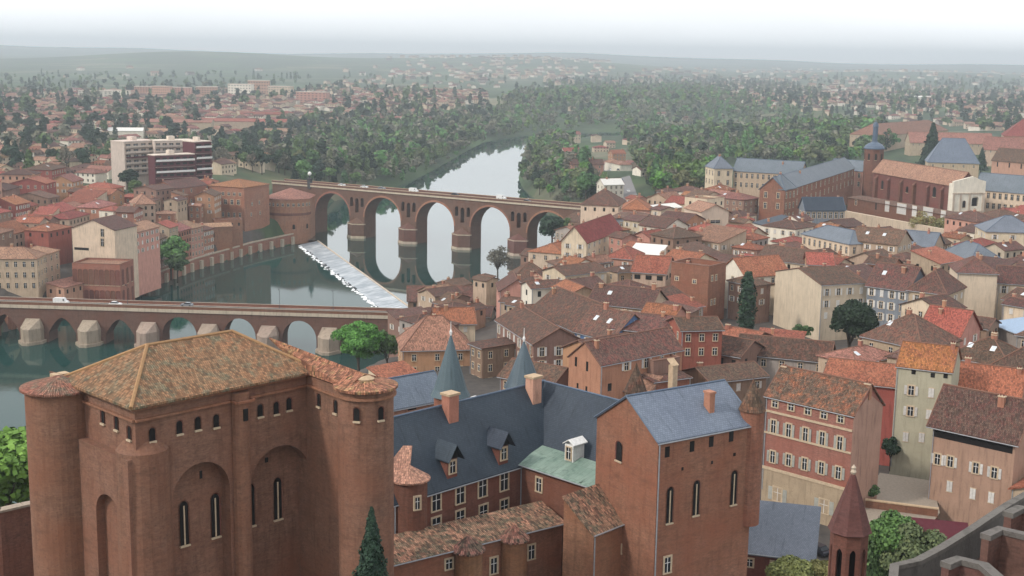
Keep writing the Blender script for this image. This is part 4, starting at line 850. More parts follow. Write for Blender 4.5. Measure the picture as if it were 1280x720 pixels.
H_((818, 478), (862, 472), 38, 6, 'shed', (840, 465), 'obrick', 'brown', 'low brick annex under the brown stair tower', rows=0, chim=0)
H_((852, 413), (903, 412), 43, 10, 'gx', (870, 397), 'red', 'brown', 'tall narrow house with plain rust-red wall behind the orange-gabled house', rows=2, cols=3, chim=1, style='plain')
H_((880, 438), (925, 446), 37, 11, 'gx', (903, 420), 'brown', 'brown', 'low brown-roofed house with dark loft opening left of the long roof', rows=1, cols=3, style='dark', chim=0)
H_((921, 441), (1036, 452), 36, 9, 'gx', (980, 423), 'grey', 'brown', 'long low grey house with continuous brown roof in front of the cypress', rows=1, cols=5, style='plain', chim=0)
H_((945, 426), (1000, 431), 33, 8, 'shed', (970, 412), 'cream', 'red', 'small lean-to with bright red roof and white vent near the cypress', rows=0, chim=1)
H_((888, 478), (958, 470), 36, 10, 'gx', (920, 455), 'brown', 'dark', 'dark-roofed house just behind the corner turret of the slate tower', rows=1, cols=3, chim=1)
H_((503, 439), (590, 437), 31, 13, 'hip', (545, 395), 'orange', 'pink', 'orange house with pink hipped tile roof directly behind the left spire', rows=2, cols=3, base=18, chim=1, style='plain')
H_((545, 405), (594, 404), 29, 10, 'gx', (570, 385), 'cream', 'orange', 'orange-roofed house adjoining the back of the pink hipped roof', rows=1, cols=2, base=16, chim=2)
H_((510, 376), (610, 376), 13, 11, 'gx', (560, 358), 'brown', 'brown', 'long low brown riverside shed at the town end of the weir', rows=1, cols=6, style='dark', base=4, chim=0, name='riverside_shed')
H_((538, 392), (612, 396), 17, 9, 'gx', (575, 381), 'grey', 'dark', 'low grey riverside house between the brown shed and the orange roofs', rows=1, cols=5, style='plain', base=8, chim=1)
H_((621, 400), (667, 430), 37, 12, 'gx', (655, 385), 'brown', 'brown', 'narrow street-front house with a row of tall white windows facing the alley', rows=3, cols=7, style='shut', base=22, chim=1, ww=.9, wh=2)
H_((662, 388), (716, 412), 38, 15, 'gx', (715, 366), 'beige', 'brown', 'broad brown-roofed house with long pinkish wall above the smaller spire', rows=2, cols=6, base=24, style='plain', chim=1)
H_((718, 413), (764, 425), 39, 13, 'gx', (770, 388), 'blue', 'brown', 'house with bright blue shop wall under a wide brown roof with skylights', rows=1, cols=4, style='shut', base=26, chim=1, sky_=2, wh=1.8)
H_((662, 428), (716, 442), 33, 9, 'shed', (690, 414), 'brown', 'brown', 'low brown lean-to roof between blue-walled house and the smaller spire', rows=1, cols=3, chim=1)
H_((764, 410), (842, 418), 41, 13, 'gx', (800, 392), 'brown', 'brown', 'wide brown-roofed house behind the long orange-gabled one', rows=1, cols=5, chim=2, sky_=1)
H_((800, 397), (840, 402), 42, 9, 'gx', (822, 380), 'pink', 'orange', 'small house with scalloped orange ridge roof among brown roofs left of the terrace house', rows=0, chim=1)
H_((735, 378), (812, 386), 39, 13, 'gx', (775, 358), 'beige', 'dark', 'dark-roofed house with white chimneys below the round green bush', rows=1, cols=5, style='shut', chim=2, sky_=1)
H_((716, 366), (760, 360), 37, 10, 'gx', (745, 346), 'cream', 'dark', 'cream-walled house with open white-framed windows right under the green bush', rows=1, cols=4, style='shut', chim=1)
H_((625, 364), (668, 364), 30, 14, 'gy', (648, 350), 'pink', 'brown', 'pink gabled house with low arched roofline near the bare riverside tree', rows=1, cols=2, style='dark', chim=1)
H_((640, 350), (688, 350), 27, 12, 'hip', (664, 328), 'cream', 'brown', 'cream walled house with brown hipped roof right of the bare tree', rows=1, cols=4, style='plain', base=14, chim=1)
H_((704, 318), (729, 309), 33, 13, 'hip', (712, 298), 'cream', 'red', 'pale yellow corner house with small red hip roof by the last bridge arch', rows=1, cols=2, style='plain', base=18, chim=1)
H_((733, 303), (777, 286), 38, 9, 'gx', (745, 274), 'cream', 'red', 'cream house with a row of white shutters and red roof above the bush', rows=2, cols=7, style='shut', chim=2)
H_((726, 256), (773, 258), 38, 20, 'hip', (750, 237), 'cream', 'brown', 'white-walled house with pointed brown pyramid roof at the bridge end', rows=1, cols=4, style='dark', chim=1)
H_((778, 262), (812, 263), 39, 18, 'hip', (796, 249), 'pink', 'orange', 'house with orange hip roof standing right of the pyramid-roofed white house', rows=1, cols=2, chim=1)
H_((796, 276), (812, 268), 38, 12, 'gx', (800, 266), 'bluegrey', 'brown', 'narrow violet-grey house with shaded windows below the orange hip roof', rows=3, cols=3, style='plain', chim=1, base=24)
H_((822, 262), (852, 259), 38, 9, 'gx', (840, 254), 'pink', 'white', 'pink walled building with thin white flat roof left of the cream tower house', rows=2, cols=3, chim=0, base=24)
H_((856, 248), (884, 251), 44, 12, 'flat', None, 'cream', 'tan', 'tall cream block house with small roof hut left of the school', rows=1, cols=2, style='dark', chim=1, base=26)
H_((877, 265), (911, 264), 42, 14, 'gy', (893, 256), 'sand', 'tan', 'beige gabled house with a tall glazed opening in front of the school', rows=0, chim=0, wins=[('F', 894, 277, 4.2, 1.2, 'plain'), ('F', 894, 288, 4.2, 2.0, 'plain'), ('F', 894, 298, 4.2, 2.0, 'dark')])
H_((790, 339), (832, 342), 38, 13, 'gx', (815, 320), 'beige', 'red', 'red-roofed house with two dark open windows left of the terrace house', rows=1, cols=3, style='dark', chim=1, wh=1.3, ww=1.8)
H_((785, 318), (822, 321), 37, 9, 'shed', (805, 305), 'white', 'white', 'flat white-walled building amid red roofs above the two-window house', rows=1, cols=1, chim=0)
H_((757, 322), (790, 325), 37, 12, 'hip', (775, 309), 'pink', 'red', 'small red hip-roofed house left of the flat white building', rows=1, cols=2, chim=1)
H_((1003, 293), (1062, 306), 40, 12, 'hip', (1035, 282), 'cream', 'slate', 'pale building with slate hip roof and tall pilasters below the school gallery', rows=1, cols=9, style='plain', wh=2.2, chim=0)
H_((1063, 300), (1122, 306), 41, 13, 'gx', (1090, 285), 'beige', 'brown', 'brown-roofed house with several white skylights right of the slate-roofed pavilion', rows=1, cols=4, sky_=2, chim=1)
H_((948, 322), (1010, 330), 39, 10, 'gx', (980, 309), 'cream', 'dark', 'dark-roofed house with white stepped parapet behind the big grey gable', rows=1, cols=4, style='dark', chim=2)
H_((1010, 330), (1042, 331), 40, 9, 'gx', (1025, 316), 'orange', 'red', 'small orange rounded-wall house behind the big grey gable', rows=1, cols=2, chim=1)
H_((1125, 305), (1166, 309), 37, 12, 'gx', (1145, 289), 'beige', 'slate', 'blue slate-roofed house below the church wall', rows=1, cols=3, chim=1)
H_((1172, 318), (1212, 330), 37, 13, 'hip', (1195, 298), 'grey', 'slate', 'grey-blue roofed house with a white gable dormer near the right edge', rows=1, cols=3, chim=1)
H_((1233, 290), (1300, 292), 42, 16, 'hip', (1262, 270), 'cream', 'slate', 'cream pavilion with steep slate pyramid roof at the right edge', rows=1, cols=3, chim=0)
H_((588, 430), (603, 436), 34, 34, 'gx', (596, 415), 'brown', 'brown', 'tall shadowed house on the left side of the narrow alley between the spires', rows=3, cols=2, style='plain', base=20, chim=1)
H_((625, 470), (690, 482), 36, 10, 'gx', (660, 452), 'brown', 'brown', 'brown-roofed house between the smaller spire and the orange-gabled house', rows=1, cols=4, style='plain', base=26, chim=1)
# ------------------------------------------------------------------ left bank: mills, hotel, warehouse, apartment block
H_((90, 285), (143, 288), 31, 16, 'gy', (117, 275), 'cream', 'dark', 'plain cream gabled warehouse with wide roof at the waterside of the left bank', rows=0, base=6, chim=0, ov=.4, wins=[('F', 128, 291, 1.4, 3, 'frame'), ('F', 128, 303, 1.4, 3, 'frame'), ('F', 102, 311, 6.5, 1, 'dark')])
H_((-40, 324), (46, 324), 23.5, 12, 'hip', (10, 309), 'beige', 'tan', 'tan hotel with low hipped roof and three rows of windows at the left edge', rows=3, cols=8, style='frame', base=8, chim=1, wh=2, ww=1.1, storey=4)
H_((46, 322), (74, 313), 23, 12, 'hip', (58, 304), 'beige', 'tan', 'tan waterside block angled against the hotel, with rows of windows', rows=3, cols=4, style='frame', base=8, chim=1, wh=2, ww=1.1, storey=4)
H_((80, 360), (112, 352), 12.5, 8, 'shed', (95, 345), 'pink', 'pink', 'low pink ruined mill with bare brick walls beside the near bridge', rows=1, cols=4, style='dark', base=6, chim=0)
H_((90, 331), (150, 333), 19.5, 13, 'flat', None, 'mbrick', 'tan', 'brick mill ruin with tall blind buttress arches below the cream warehouse', rows=2, cols=9, style='blind', base=0, chim=0, storey=8, wh=6, top=1.5, ww=1.5)
H_((150, 334), (166, 326), 18, 8, 'flat', None, 'stone', 'tan', 'narrow pale stone wall tower of the ruined mill at the water', rows=0, base=-1, chim=0, name='ruin_tower')
H_((146, 296), (166, 287), 27, 16, 'gx', (152, 278), 'grey', 'dark', 'grey row house with white balconies right of the cream warehouse', rows=2, cols=3, base=10, chim=1)
H_((168, 291), (199, 283), 28, 12, 'gx', (178, 276), 'pink', 'tan', 'tall narrow waterside houses with white shutters left of the bright green tree', rows=3, cols=5, base=6, chim=1)
H_((170, 256), (194, 255), 31, 12, 'hip', (182, 243), 'beige', 'tan', 'small square tower house with dark attic openings behind the green tree', rows=3, cols=3, style='dark', base=12, chim=1)
H_((195, 238), (218, 235), 33, 14, 'gx', (205, 230), 'brown', 'dark', 'brown mill house with arched attic windows beneath the apartment block', rows=3, cols=4, style='dark', base=10, chim=1)
H_((218, 236), (258, 231), 32.5, 14, 'gx', (235, 223), 'mbrick', 'brown', 'tall brick mill with tall dark central window left of the big mill', rows=0, base=5, chim=1, wins=[('F', x, y, 1, 1.8, 'plain') for x, y in ((220, 240), (229, 239), (239, 238), (220, 246), (229, 245), (239, 251))] + [('F', 227, 268, 3, 13, 'dark')])
H_((260, 232), (305, 235), 32, 22, 'hip', (285, 223), 'mbrick', 'orange', 'big square brick mill with flat orange hip roof and pale window bands', rows=0, base=2, chim=0, wins=[('R', 312, 294, 1.4, 3, 'arch'), ('R', 319, 292, 1.4, 3, 'arch'), ('R', 315, 255, 1, 1.8, 'plain'), ('R', 324, 253, 1, 1.8, 'plain'), ('R', 314, 268, 1, 1.8, 'plain'), ('R', 325, 266, 1, 1.8, 'plain'), ('F', 274, 300, 3.6, 5, 'arch')] + [('F', x, 241 + (x - 260) * .05, 1.5, 1.6, 'plain') for x in range(265, 305, 7)] + [('F', x, 251 + (x - 260) * .05, 1.7, 2.4, 'frame') for x in range(266, 304, 8)] + [('F', x, 267 + (x - 260) * .05, 1.2, 2.2, 'plain') for x in range(265, 305, 7)])
H_((240, 285), (290, 283), 16.5, 9, 'gx', (265, 279), 'mbrick', 'tan', 'low brick waterside block with a row of arched openings below the mills', rows=0, base=2, chim=0, wins=[('F', x, 294, 1.5, 2.6, 'arch') for x in (247, 254, 260, 266)] + [('F', x, 312, 1.4, 2, 'arch') for x in (246, 258)] + [('F', 297, 310, 4, 5, 'arch')])
H_((268, 277), (303, 276), 18, 8, 'flat', None, 'mbrick', 'pink', 'red brick terrace block at the foot of the big square mill', rows=1, cols=4, style='dark', base=2, chim=0)
# round-ended mill
o = root('round_mill', (*G(358, 300, 2)[:2], 1), 0, 'low rounded brick mill with tiled half-cone roof at the far bridge abutment', 'mill')
Lc = G(358, 303, 1); hz0 = hitplane(358, 250, Lc, Vector((0, 1, 0))).z - 1; mb = MB()
def arcp(r, h_=None): return [(r * math.cos(t) * 1.15 + 0, r * math.sin(t) + 9) for t in np.linspace(math.pi, 2 * math.pi, 13)]
P_ = arcp(10.2) + [(11.7, 24), (-11.7, 24)]; mb.prism(P_, -3, hz0)
mb.build('wall', BRM, o); mb = MB(); Q_ = arcp(10.6) + [(12.2, 24.5), (-12.2, 24.5)]; ap = (0, 16, hz0 + 4.5)
for i in range(len(Q_)): mb.slab([(*Q_[i], hz0), (*Q_[(i + 1) % len(Q_)], hz0), ap], .15)
mb.build('roof', ROOFS['pink'], o); mb = MB(); Q_ = arcp(10.35)
for p, q in zip(Q_, Q_[1:]): mb.face([(*p, hz0 * .62), (*q, hz0 * .62), (q[0], q[1], hz0 * .68), (p[0], p[1], hz0 * .68)])
mb.build('string_course', BRD, o)
for k, t in enumerate(np.linspace(math.pi * 1.08, math.pi * 1.92, 12)):
    x, y = 10.25 * math.cos(t) * 1.15, 10.25 * math.sin(t) + 9; an = math.atan2(math.sin(t), math.cos(t)) + math.pi / 2
    link('window', win_mesh(1.2, 1.6, 'plain'), o, (x, y, hz0 - 3.6), an)
    if k % 3 == 1: link('window', win_mesh(1.2, 2.6, 'arch'), o, (x, y, hz0 * .3), an)
link('window', win_mesh(4, 6, 'arch'), o, (-8.6, 3.4, -.5), -.9)
# stepped white apartment block with dark red balconies
DR = plain('dark_red_panels', (.10, .022, .028), .6); CON = plaster('pale_concrete', (.50, .42, .36), .35)
def apartment(A, B, ze, d, mat, floors, bays, label, dark, base=24, fh=3.0):
    a = G(*A, ze); b = G(*B, ze); ux = (b - a); w_ = ux.length; ux.normalize(); o = root('apartment_block', (a.x, a.y, base), math.atan2(ux.y, ux.x), label, 'apartment block'); h = ze - base
    uy = Vector((-ux.y, ux.x, 0)); c_ = a + ux * w_ / 2 + uy * d / 2; FOOT.append((c_.x, c_.y, w_ / 2, d / 2, math.atan2(ux.y, ux.x)))
    mb = MB(); mb.box(0, w_, 0, d, -3, h); mb.build('wall', mat, o); mb = MB(); mb.box(-.2, w_ + .2, -.2, d + .2, h, h + .5); mb.box(w_ * .4, w_ * .55, d * .3, d * .7, h + .5, h + 2.6); mb.build('roof', CON, o)
    for r in range(floors):
        z = h - fh * (r + 1)
        mb = MB(); mb.box(.4, w_ - .4, -1.3, -.004, z - .15, z); mb.box(.4, w_ - .4, -1.35, -1.25, z, z + 1.0, 1); mb.build('balcony', [CON, DR if (dark and r % 2) or not dark and r == 2 else CON if not dark else WHT], o)
        for c in range(bays): link('window', win_mesh(w_ / bays * .62, 1.9, 'plain' if not dark else 'dark'), o, (w_ * (c + .5) / bays, -.004, z + .1))
    return o
apartment((155, 178), (193, 176), 50, 12, CON, 6, 4, 'white stepped end of the tall modern apartment block on the left bank', False)
apartment((193, 195), (243, 193), 45, 8, DR, 4, 6, 'dark red and white balconied front of the modern apartment block', True)
apartment((193, 177), (243, 176), 50, 12, CON, 3, 6, 'pale upper storeys at the rear of the modern apartment block', False, 30)
apartment((243, 178), (264, 177), 51, 11, DR, 7, 2, 'dark red tower end of the modern apartment block', True)
WL = [Vector((x - 1.2, y, 0)) for x, y in LB if 495 < y < 645]; cum = 0; segs = []
def free_(cx, cy, hw, hd, an):
    for (fx, fy, fw_, fd_, fa2) in FOOT:
        if math.hypot(fx - cx, fy - cy) < (min(hw, hd) + min(fw_, fd_)) * 1.05: return False
    return True
tot = sum((q - p).length for p, q in zip(WL, WL[1:])); u = 2.0
def wlp(u):
    for p, q in zip(WL, WL[1:]):
        L_ = (q - p).length
        if u <= L_: return p + (q - p) * (u / L_)
        u -= L_
    return WL[-1]
ni = 0
while u < tot - 8:
    w_ = rnd.uniform(9, 15); a, b = wlp(u), wlp(min(u + w_, tot)); u += w_ + (0 if rnd.random() < .7 else 3); d_ = rnd.uniform(9, 12); an = math.atan2(b.y - a.y, b.x - a.x)
    c_ = (a + b) / 2 + Vector((-math.sin(an), math.cos(an), 0)) * d_ / 2
    if not free_(c_.x, c_.y, w_ / 2, d_ / 2, an) or rnd.random() < .08: continue
    wl = ('mbrick', 'brown', 'beige', 'mbrick', 'pink', 'mbrick', 'orange')[ni % 7]; rm = ('tan', 'brown', 'red', 'pink')[ni % 4]; wn_ = {'mbrick': 'brick'}.get(wl, wl)
    house((a.x, a.y), (b.x, b.y), rnd.uniform(16, 23), d_, rnd.choice(('gx', 'hip', 'shed')), 2.2, wl, rm, f'{wn_} waterfront house with {rm} roof rising straight from the left bank quay', rows=4, cols=int((b - a).length / 2.7), style=('frame', 'shut', 'plain', 'arch')[ni % 4], chim=1, world=True, base=-1, near=False, sides='LR', ww=1.0, wh=1.7, storey=3.4); ni += 1
# ------------------------------------------------------------------ school, church and large buildings on the right
def long_b(A, B, ze, d, ridge, wall, rmat, label, n, rows=2, **k):
    return house(A, B, ze, d, k.pop('roof', 'hip'), 3, wall, rmat, label, name='school_building', cat='school', rows=rows, cols=n, style='frame', ridge=ridge, chim=k.pop('chim', 1), wh=2.4, ww=1.2, storey=4.6, top=1.2, **k)
long_b((893, 211), (916, 211), 45, 14, (905, 196), 'cream', 'slate', 'cream end pavilion of the slate-roofed school beside the trees', 2, 2)
long_b((917, 213), (1000, 218), 44, 12, (960, 200), 'beige', 'slate', 'long school wing with slate roof and a row of cream-framed windows', 12, 2, roof='gx')
long_b((955, 236), (981, 238), 45, 12, (968, 218), 'obrick', 'slate', 'brick corner pavilion of the school with steep slate roof', 2, 3)
long_b((981, 238), (1068, 210), 45, 11, (1020, 207), 'obrick', 'slate', 'long brick school wing receding to the church tower under a slate roof', 16, 2, roof='gx')
long_b((1035, 210), (1078, 214), 43, 11, (1050, 199), 'pink', 'slate', 'school wing with blue mansard roof and white dormers left of the church tower', 6, 2, roof='gx')
long_b((1007, 262), (1056, 262), 38, 8, (1030, 247), 'bluegrey', 'dslate', 'dark glazed school gallery with blue-grey roof below the long brick wing', 7, 1, roof='gx')
long_b((965, 285), (1000, 275), 36, 8, (980, 268), 'white', 'dslate', 'low white-posted covered walk with dark roof in the school yard', 7, 1, roof='shed')
long_b((1218, 236), (1300, 243), 44, 13, (1250, 218), 'cream', 'slate', 'cream and brick school wing with slate roof right of the church front', 11, 2, roof='gx')
CH, tc_ = H_((1092, 214), (1196, 232), 47, 10, 'gx', (1140, 205), 'dbrick', 'tan', 'dark brick church nave with pale tan tile roof and arched windows', name='church', cat='church', rows=0, base=26, chim=0, ov=.6,
  wins=[('F', 1103, 231, 2, 4.2, 'arch'), ('F', 1134, 237, 2, 3, 'arch'), ('F', 1168, 240, 2.6, 4.6, 'arch')])
for f in (.06, .22, .38, .54, .70, .86):
    mb = MB(); x = f * tc_['w']; mb.box(x - .7, x + .7, -1.6, -.003, -2, tc_['h'] - 3); mb.face([(x - .7, -1.6, tc_['h'] - 3), (x + .7, -1.6, tc_['h'] - 3), (x + .7, 0, tc_['h'] - 1.5), (x - .7, 0, tc_['h'] - 1.5)]); mb.build('buttress', BRD, CH)
H_((1060, 247), (1188, 270), 37, 8, 'shed', (1120, 256), 'dbrick', 'brown', 'low chapels row of the church with white wall panels under lean-to roof', name='chapel_row', cat='chapel', rows=0, base=24, chim=0,
  wins=[('F', x, y, 6.4 if i % 2 else 3.0, 4.6, 'closed') for i, (x, y) in enumerate(((1109, 258), (1127, 261), (1143, 264), (1160, 266), (1179, 270)))] + [('F', 1070, 253, 1.4, 2.4, 'frame'), ('F', 1095, 258, 1.1, 3, 'dark'), ('F', 1127, 262, .9, 2.6, 'dark'), ('F', 1161, 268, .9, 2.6, 'dark'), ('F', 1109, 259, .7, 2.4, 'dark'), ('F', 1179, 271, .7, 2.4, 'dark')])
o = root('terrace_wall', (*G(1055, 262, 30)[:2], 24), 0, 'long cream retaining wall below the church chapels', 'wall')
a = G(1057, 263, 33); b = G(1192, 288, 33); a -= (b - a).normalized().cross(Vector((0, 0, -1))) * 0; d = (b - a).normalized(); n_ = Vector((-d.y, d.x, 0)); lo = Vector(o.location); mb = MB()
mb.prism([((v - lo).x, (v - lo).y) for v in (a - n_ * 1.5, b - n_ * 1.5, b, a)], -4, 9); mb.build('wall', WALLS['cream'], o)
# church front (pale baroque gable) and bell tower with lantern
wf = tc_['d'] + 6; o = link('front_wall', None, CH, (tc_['w'] + 2.2, -3, 0), math.pi / 2); mb = MB(); h = 23
arcade(mb, 0, wf, -3, h, 1.2, [(wf * .62, wf * .82, 1, 5, 1.4, 0), (wf * .6, wf * .82, 12, 15, 1.3, 0)], 0, 8, zt=lambda u: h + 2.4 * math.sin(math.pi * u / wf) ** 2)
mb.box(0, wf, 1.2, 3.4, -3, h - 1); bpy.data.objects.remove(o); o = mb.build('front_wall', WALLS['white'], CH, (tc_['w'] + 2.2, -3, 0), math.pi / 2); mb = MB()
for z in (8, 9.5, 17.5): mb.box(-.3, wf + .3, -.35, -.003, z, z + .5)
for u in (0, .22, .5, .92): mb.box(u * wf, u * wf + .9, -.3, -.004, -3, 17.4)
mb.build('pilasters', STN, o)
for u, z in ((.36, 11.5), (.36, 2.5)): link('window', win_mesh(1.3, 3, 'arch'), o, (wf * u, -.02, z))
link('window', win_mesh(wf * .2, 5, 'dark'), o, (wf * .72, 1.18, 1)); link('window', win_mesh(wf * .2, 3.6, 'dark'), o, (wf * .71, 1.18, 12))
p = G(1091, 215, 44); o = root('bell_tower', (p.x, p.y, 26), math.radians(20), 'octagonal brick bell tower with blue domed cap and slim lantern beside the church', 'bell tower'); tb = hitplane(1091, 186, p, Vector((0, 1, 0))).z - 26; tt0 = hitplane(1093, 150, p, Vector((0, 1, 0))).z - 26
mb = MB(); mb.lathe([(4.9, -2), (4.9, tb)], n=8); mb.build('shaft', BRD, o); mb = MB(); mb.lathe([(5.3, tb), (5.3, tb + .5), (4.6, tb + 1.6), (3.3, tb + 2.6), (1.6, tb + 3.4), (1.4, tb + 4)], n=16); mb.build('dome', LEAD, o)
mb = MB(); mb.lathe([(1.3, tb + 4), (1.3, tt0 - 3.4), (1.6, tt0 - 3.3), (1.1, tt0 - 1.6), (.3, tt0 - 1), (.1, tt0)], n=8); mb.build('lantern', LEAD, o)
for k in range(8): link('window', win_mesh(1.1, 3.4, 'arch'), o, (4.55 * math.cos(math.radians(22.5 + 45 * k)), 4.55 * math.sin(math.radians(22.5 + 45 * k)), tb - 5.6), math.radians(22.5 + 45 * k) + math.pi / 2)
H_((1160, 203), (1224, 205), 42, 16, 'hip', (1190, 172), 'beige', 'bslate', 'chapel with broad curved slate-blue roof behind the church', name='chapel', cat='chapel', rows=1, cols=5, chim=0, style='frame', base=28)
H_((1100, 170), (1185, 163), 37, 28, 'hip', (1150, 151), 'beige', 'pink', 'very wide low pinkish-red tiled barracks roof behind the church tower', name='barracks', cat='building', rows=1, cols=12, chim=0, style='plain')
H_((1138, 178), (1242, 180), 35, 18, 'gx', (1190, 166), 'beige', 'pink', 'second long pink-red roofed building behind the slate-blue chapel', name='barracks', cat='building', rows=1, cols=14, chim=0, style='plain')
H_((1255, 170), (1320, 172), 40, 30, 'hip', (1275, 148), 'orange', 'red', 'bright red pyramid-roofed hall at the far right edge', name='hall', cat='hall', rows=1, cols=8, chim=0, style='plain')
H_((1240, 200), (1300, 205), 40, 14, 'gx', (1265, 186), 'pink', 'brown', 'pink walled building with dark arched windows at the right edge behind the school', rows=1, cols=4, style='dark', chim=0, wh=3)
H_((1228, 186), (1300, 190), 38, 12, 'gx', (1260, 172), 'beige', 'pink', 'long low red roofed range above the pink walled building at the right edge', rows=1, cols=10, chim=0, style='plain')
# ------------------------------------------------------------------ automatic infill of the remaining town
def free(cx, cy, hw, hd, an, m=.6):
    ca, sa = math.cos(an), math.sin(an)
    pts = [(cx + (i * hw * ca - j * hd * sa), cy + (i * hw * sa + j * hd * ca)) for i in (-1, -.5, 0, .5, 1) for j in (-1, -.5, 0, .5, 1)]
    for (fx, fy, fw_, fd_, fa2) in FOOT:
        if math.hypot(fx - cx, fy - cy) > hw + hd + fw_ + fd_: continue
        c2, s2 = math.cos(fa2), math.sin(fa2)
        for x, y in pts:
            u, v = (x - fx) * c2 + (y - fy) * s2, -(x - fx) * s2 + (y - fy) * c2
            if abs(u) < fw_ + m and abs(v) < fd_ + m: return False
        for i in (-1, 0, 1):
            for j in (-1, 0, 1):
                x, y = fx + i * fw_ * c2 - j * fd_ * s2, fy + i * fw_ * s2 + j * fd_ * c2; u, v = (x - cx) * ca + (y - cy) * sa, -(x - cx) * sa + (y - cy) * ca
                if abs(u) < hw + m and abs(v) < hd + m: return False
    return True
LM = [((1000, 385), 'blank grey gable'), ((868, 365), 'flat terrace house'), ((935, 375), 'tall cypress'), ((733, 330), 'round green bush'), ((610, 470), 'twin spires'), ((748, 250), 'pyramid-roofed white house'), ((870, 262), 'cream tower house'),
      ((1060, 410), 'big dark tree'), ((1220, 365), 'sand tower house'), ((1120, 270), 'church wall'), ((1015, 545), 'pink brick house'), ((780, 445), 'orange-gabled house'), ((115, 300), 'cream gabled warehouse'), ((20, 340), 'tan hotel'),
      ((210, 205), 'apartment block'), ((285, 255), 'big square mill'), ((1155, 500), 'sage-grey house'), ((620, 335), 'bare riverside tree'), ((1215, 580), 'rose-beige loggia house'), ((545, 420), 'pink hipped roof'), ((1240, 230), 'school right wing'), ((960, 225), 'school left wing'), ((50, 260), 'left-edge red roofs'), ((700, 400), 'blue-walled house'), ((960, 437), 'long grey house'), ((155, 230), 'dark green tree')]
SEEN = {}
def autolabel(x, y, z, wall, rmat, extra=''):
    px, py = [float(v[0]) for v in proj(np.array([x]), np.array([y]), z)]
    (lx, ly), nm = min(LM, key=lambda q: math.hypot(q[0][0] - px, (q[0][1] - py) * 1.6))
    dx, dy = px - lx, py - ly
    rel = ('right of' if dx > 0 else 'left of') if abs(dx) > abs(dy) * 1.5 else ('in front of' if dy > 0 else 'behind')
    far = 'close ' if math.hypot(dx, dy) < 28 else 'well ' if math.hypot(dx, dy) > 60 else ''
    wall = {'brick': 'brick', 'mbrick': 'brick', 'obrick': 'brick', 'stone': 'pale stone'}.get(wall, wall)
    rn = {'brown': 'brown', 'red': 'red', 'dark': 'dark brown', 'pink': 'pinkish', 'orange': 'orange', 'tan': 'tan', 'slate': 'slate', 'ochre': 'ochre'}[rmat]
    l = f"{extra}{wall} house with {rn} roof {far}{rel} the {nm}"
    return l
    return l if k == 0 else f"{('second', 'third', 'fourth', 'fifth', 'sixth', 'seventh', 'eighth', 'ninth')[min(k - 1, 7)]} {l}".replace(' well ', ' ')
def on_px(poly, x, y, z):
    px, py = proj(np.array([x]), np.array([y]), z); return bool(inpoly(px, py, poly)[0])
def infill(px_poly, xr, yr, step, sz, hts, walls, roofs, near=True, ang=0.5, group=None, maxn=400, two=(1, 2), zmin=8, stt=('shut', 'plain', 'dark')):
    n = 0; cand = []
    for xi in np.arange(xr[0], xr[1], step):
        for yi in np.arange(yr[0], yr[1], step): cand.append((xi + rnd.uniform(-.4, .4) * step, yi + rnd.uniform(-.4, .4) * step))
    rnd.shuffle(cand); cand.sort(key=lambda c: c[1] // 60)
    for x, y in cand:
        zt = T1(x, y)
        if zt < zmin or not on_px(px_poly, x, y, zt + 8): continue
        an = ang + rnd.choice((0, math.pi / 2)) + rnd.uniform(-.15, .15) + .35 * math.sin(x / 60) ; an = (an + math.pi / 2) % math.pi - math.pi / 2
        for tr in range(2):
            w_, d_ = rnd.uniform(*sz), rnd.uniform(sz[0] * .85, sz[1] * .8)
            if tr: w_, d_ = w_ * .65, d_ * .65
            if free(x, y, w_ / 2, d_ / 2, an, .25): break
        else: continue
        h = rnd.uniform(*hts); wl = rnd.choice(walls); rm = rnd.choice(roofs); ca, sa = math.cos(an), math.sin(an)
        ax, ay = x - w_ / 2 * ca + d_ / 2 * sa, y - w_ / 2 * sa - d_ / 2 * ca; bx, by = ax + w_ * ca, ay + w_ * sa
        rf_ = rnd.choice(('gx', 'gx', 'gx', 'hip', 'hip', 'gy', 'shed'))
        house((ax, ay), (bx, by), zt + h, d_, rf_, min(w_, d_) * rnd.uniform(.16, .24) if rf_ != 'shed' else d_ * .28, wl, rm, autolabel(x, y, zt + h, wl, rm), rows=rnd.choice(two), cols=max(2, int(w_ / 3)), style=rnd.choice(stt), chim=rnd.choice((0, 1, 1, 2)), sky_=rnd.choice((0, 0, 0, 1)),
              world=True, group=group, near=False, base=zt - .5, ww=.9, wh=1.5); n += 1
        if n >= maxn: break
    return n
# keep yards, streets and trees free
for px, py, r_ in ((936, 432, 9), (1058, 478, 10), (1062, 452, 12), (1000, 440, 9), (935, 415, 7), (1062, 440, 9), (1005, 425, 6), (733, 345, 9), (1112, 605, 12), (1100, 670, 14), (625, 345, 9), (610, 470, 5), (600, 490, 5), (1150, 275, 14), (1200, 292, 14), (455, 445, 14), (985, 300, 12), (1020, 280, 10)):
    p = G(px, py, 28); FOOT.append((p.x, p.y, r_, r_, 0))
for P0, P1 in (((440, 706), (1030, 706)), ((440, 600), (900, 560))): pass
p = G(600, 620, 30); FOOT.append((10, 160, 45, 28, .6)); FOOT.append((-40, 150, 30, 60, 0)); FOOT.append((70, 150, 20, 26, 0))
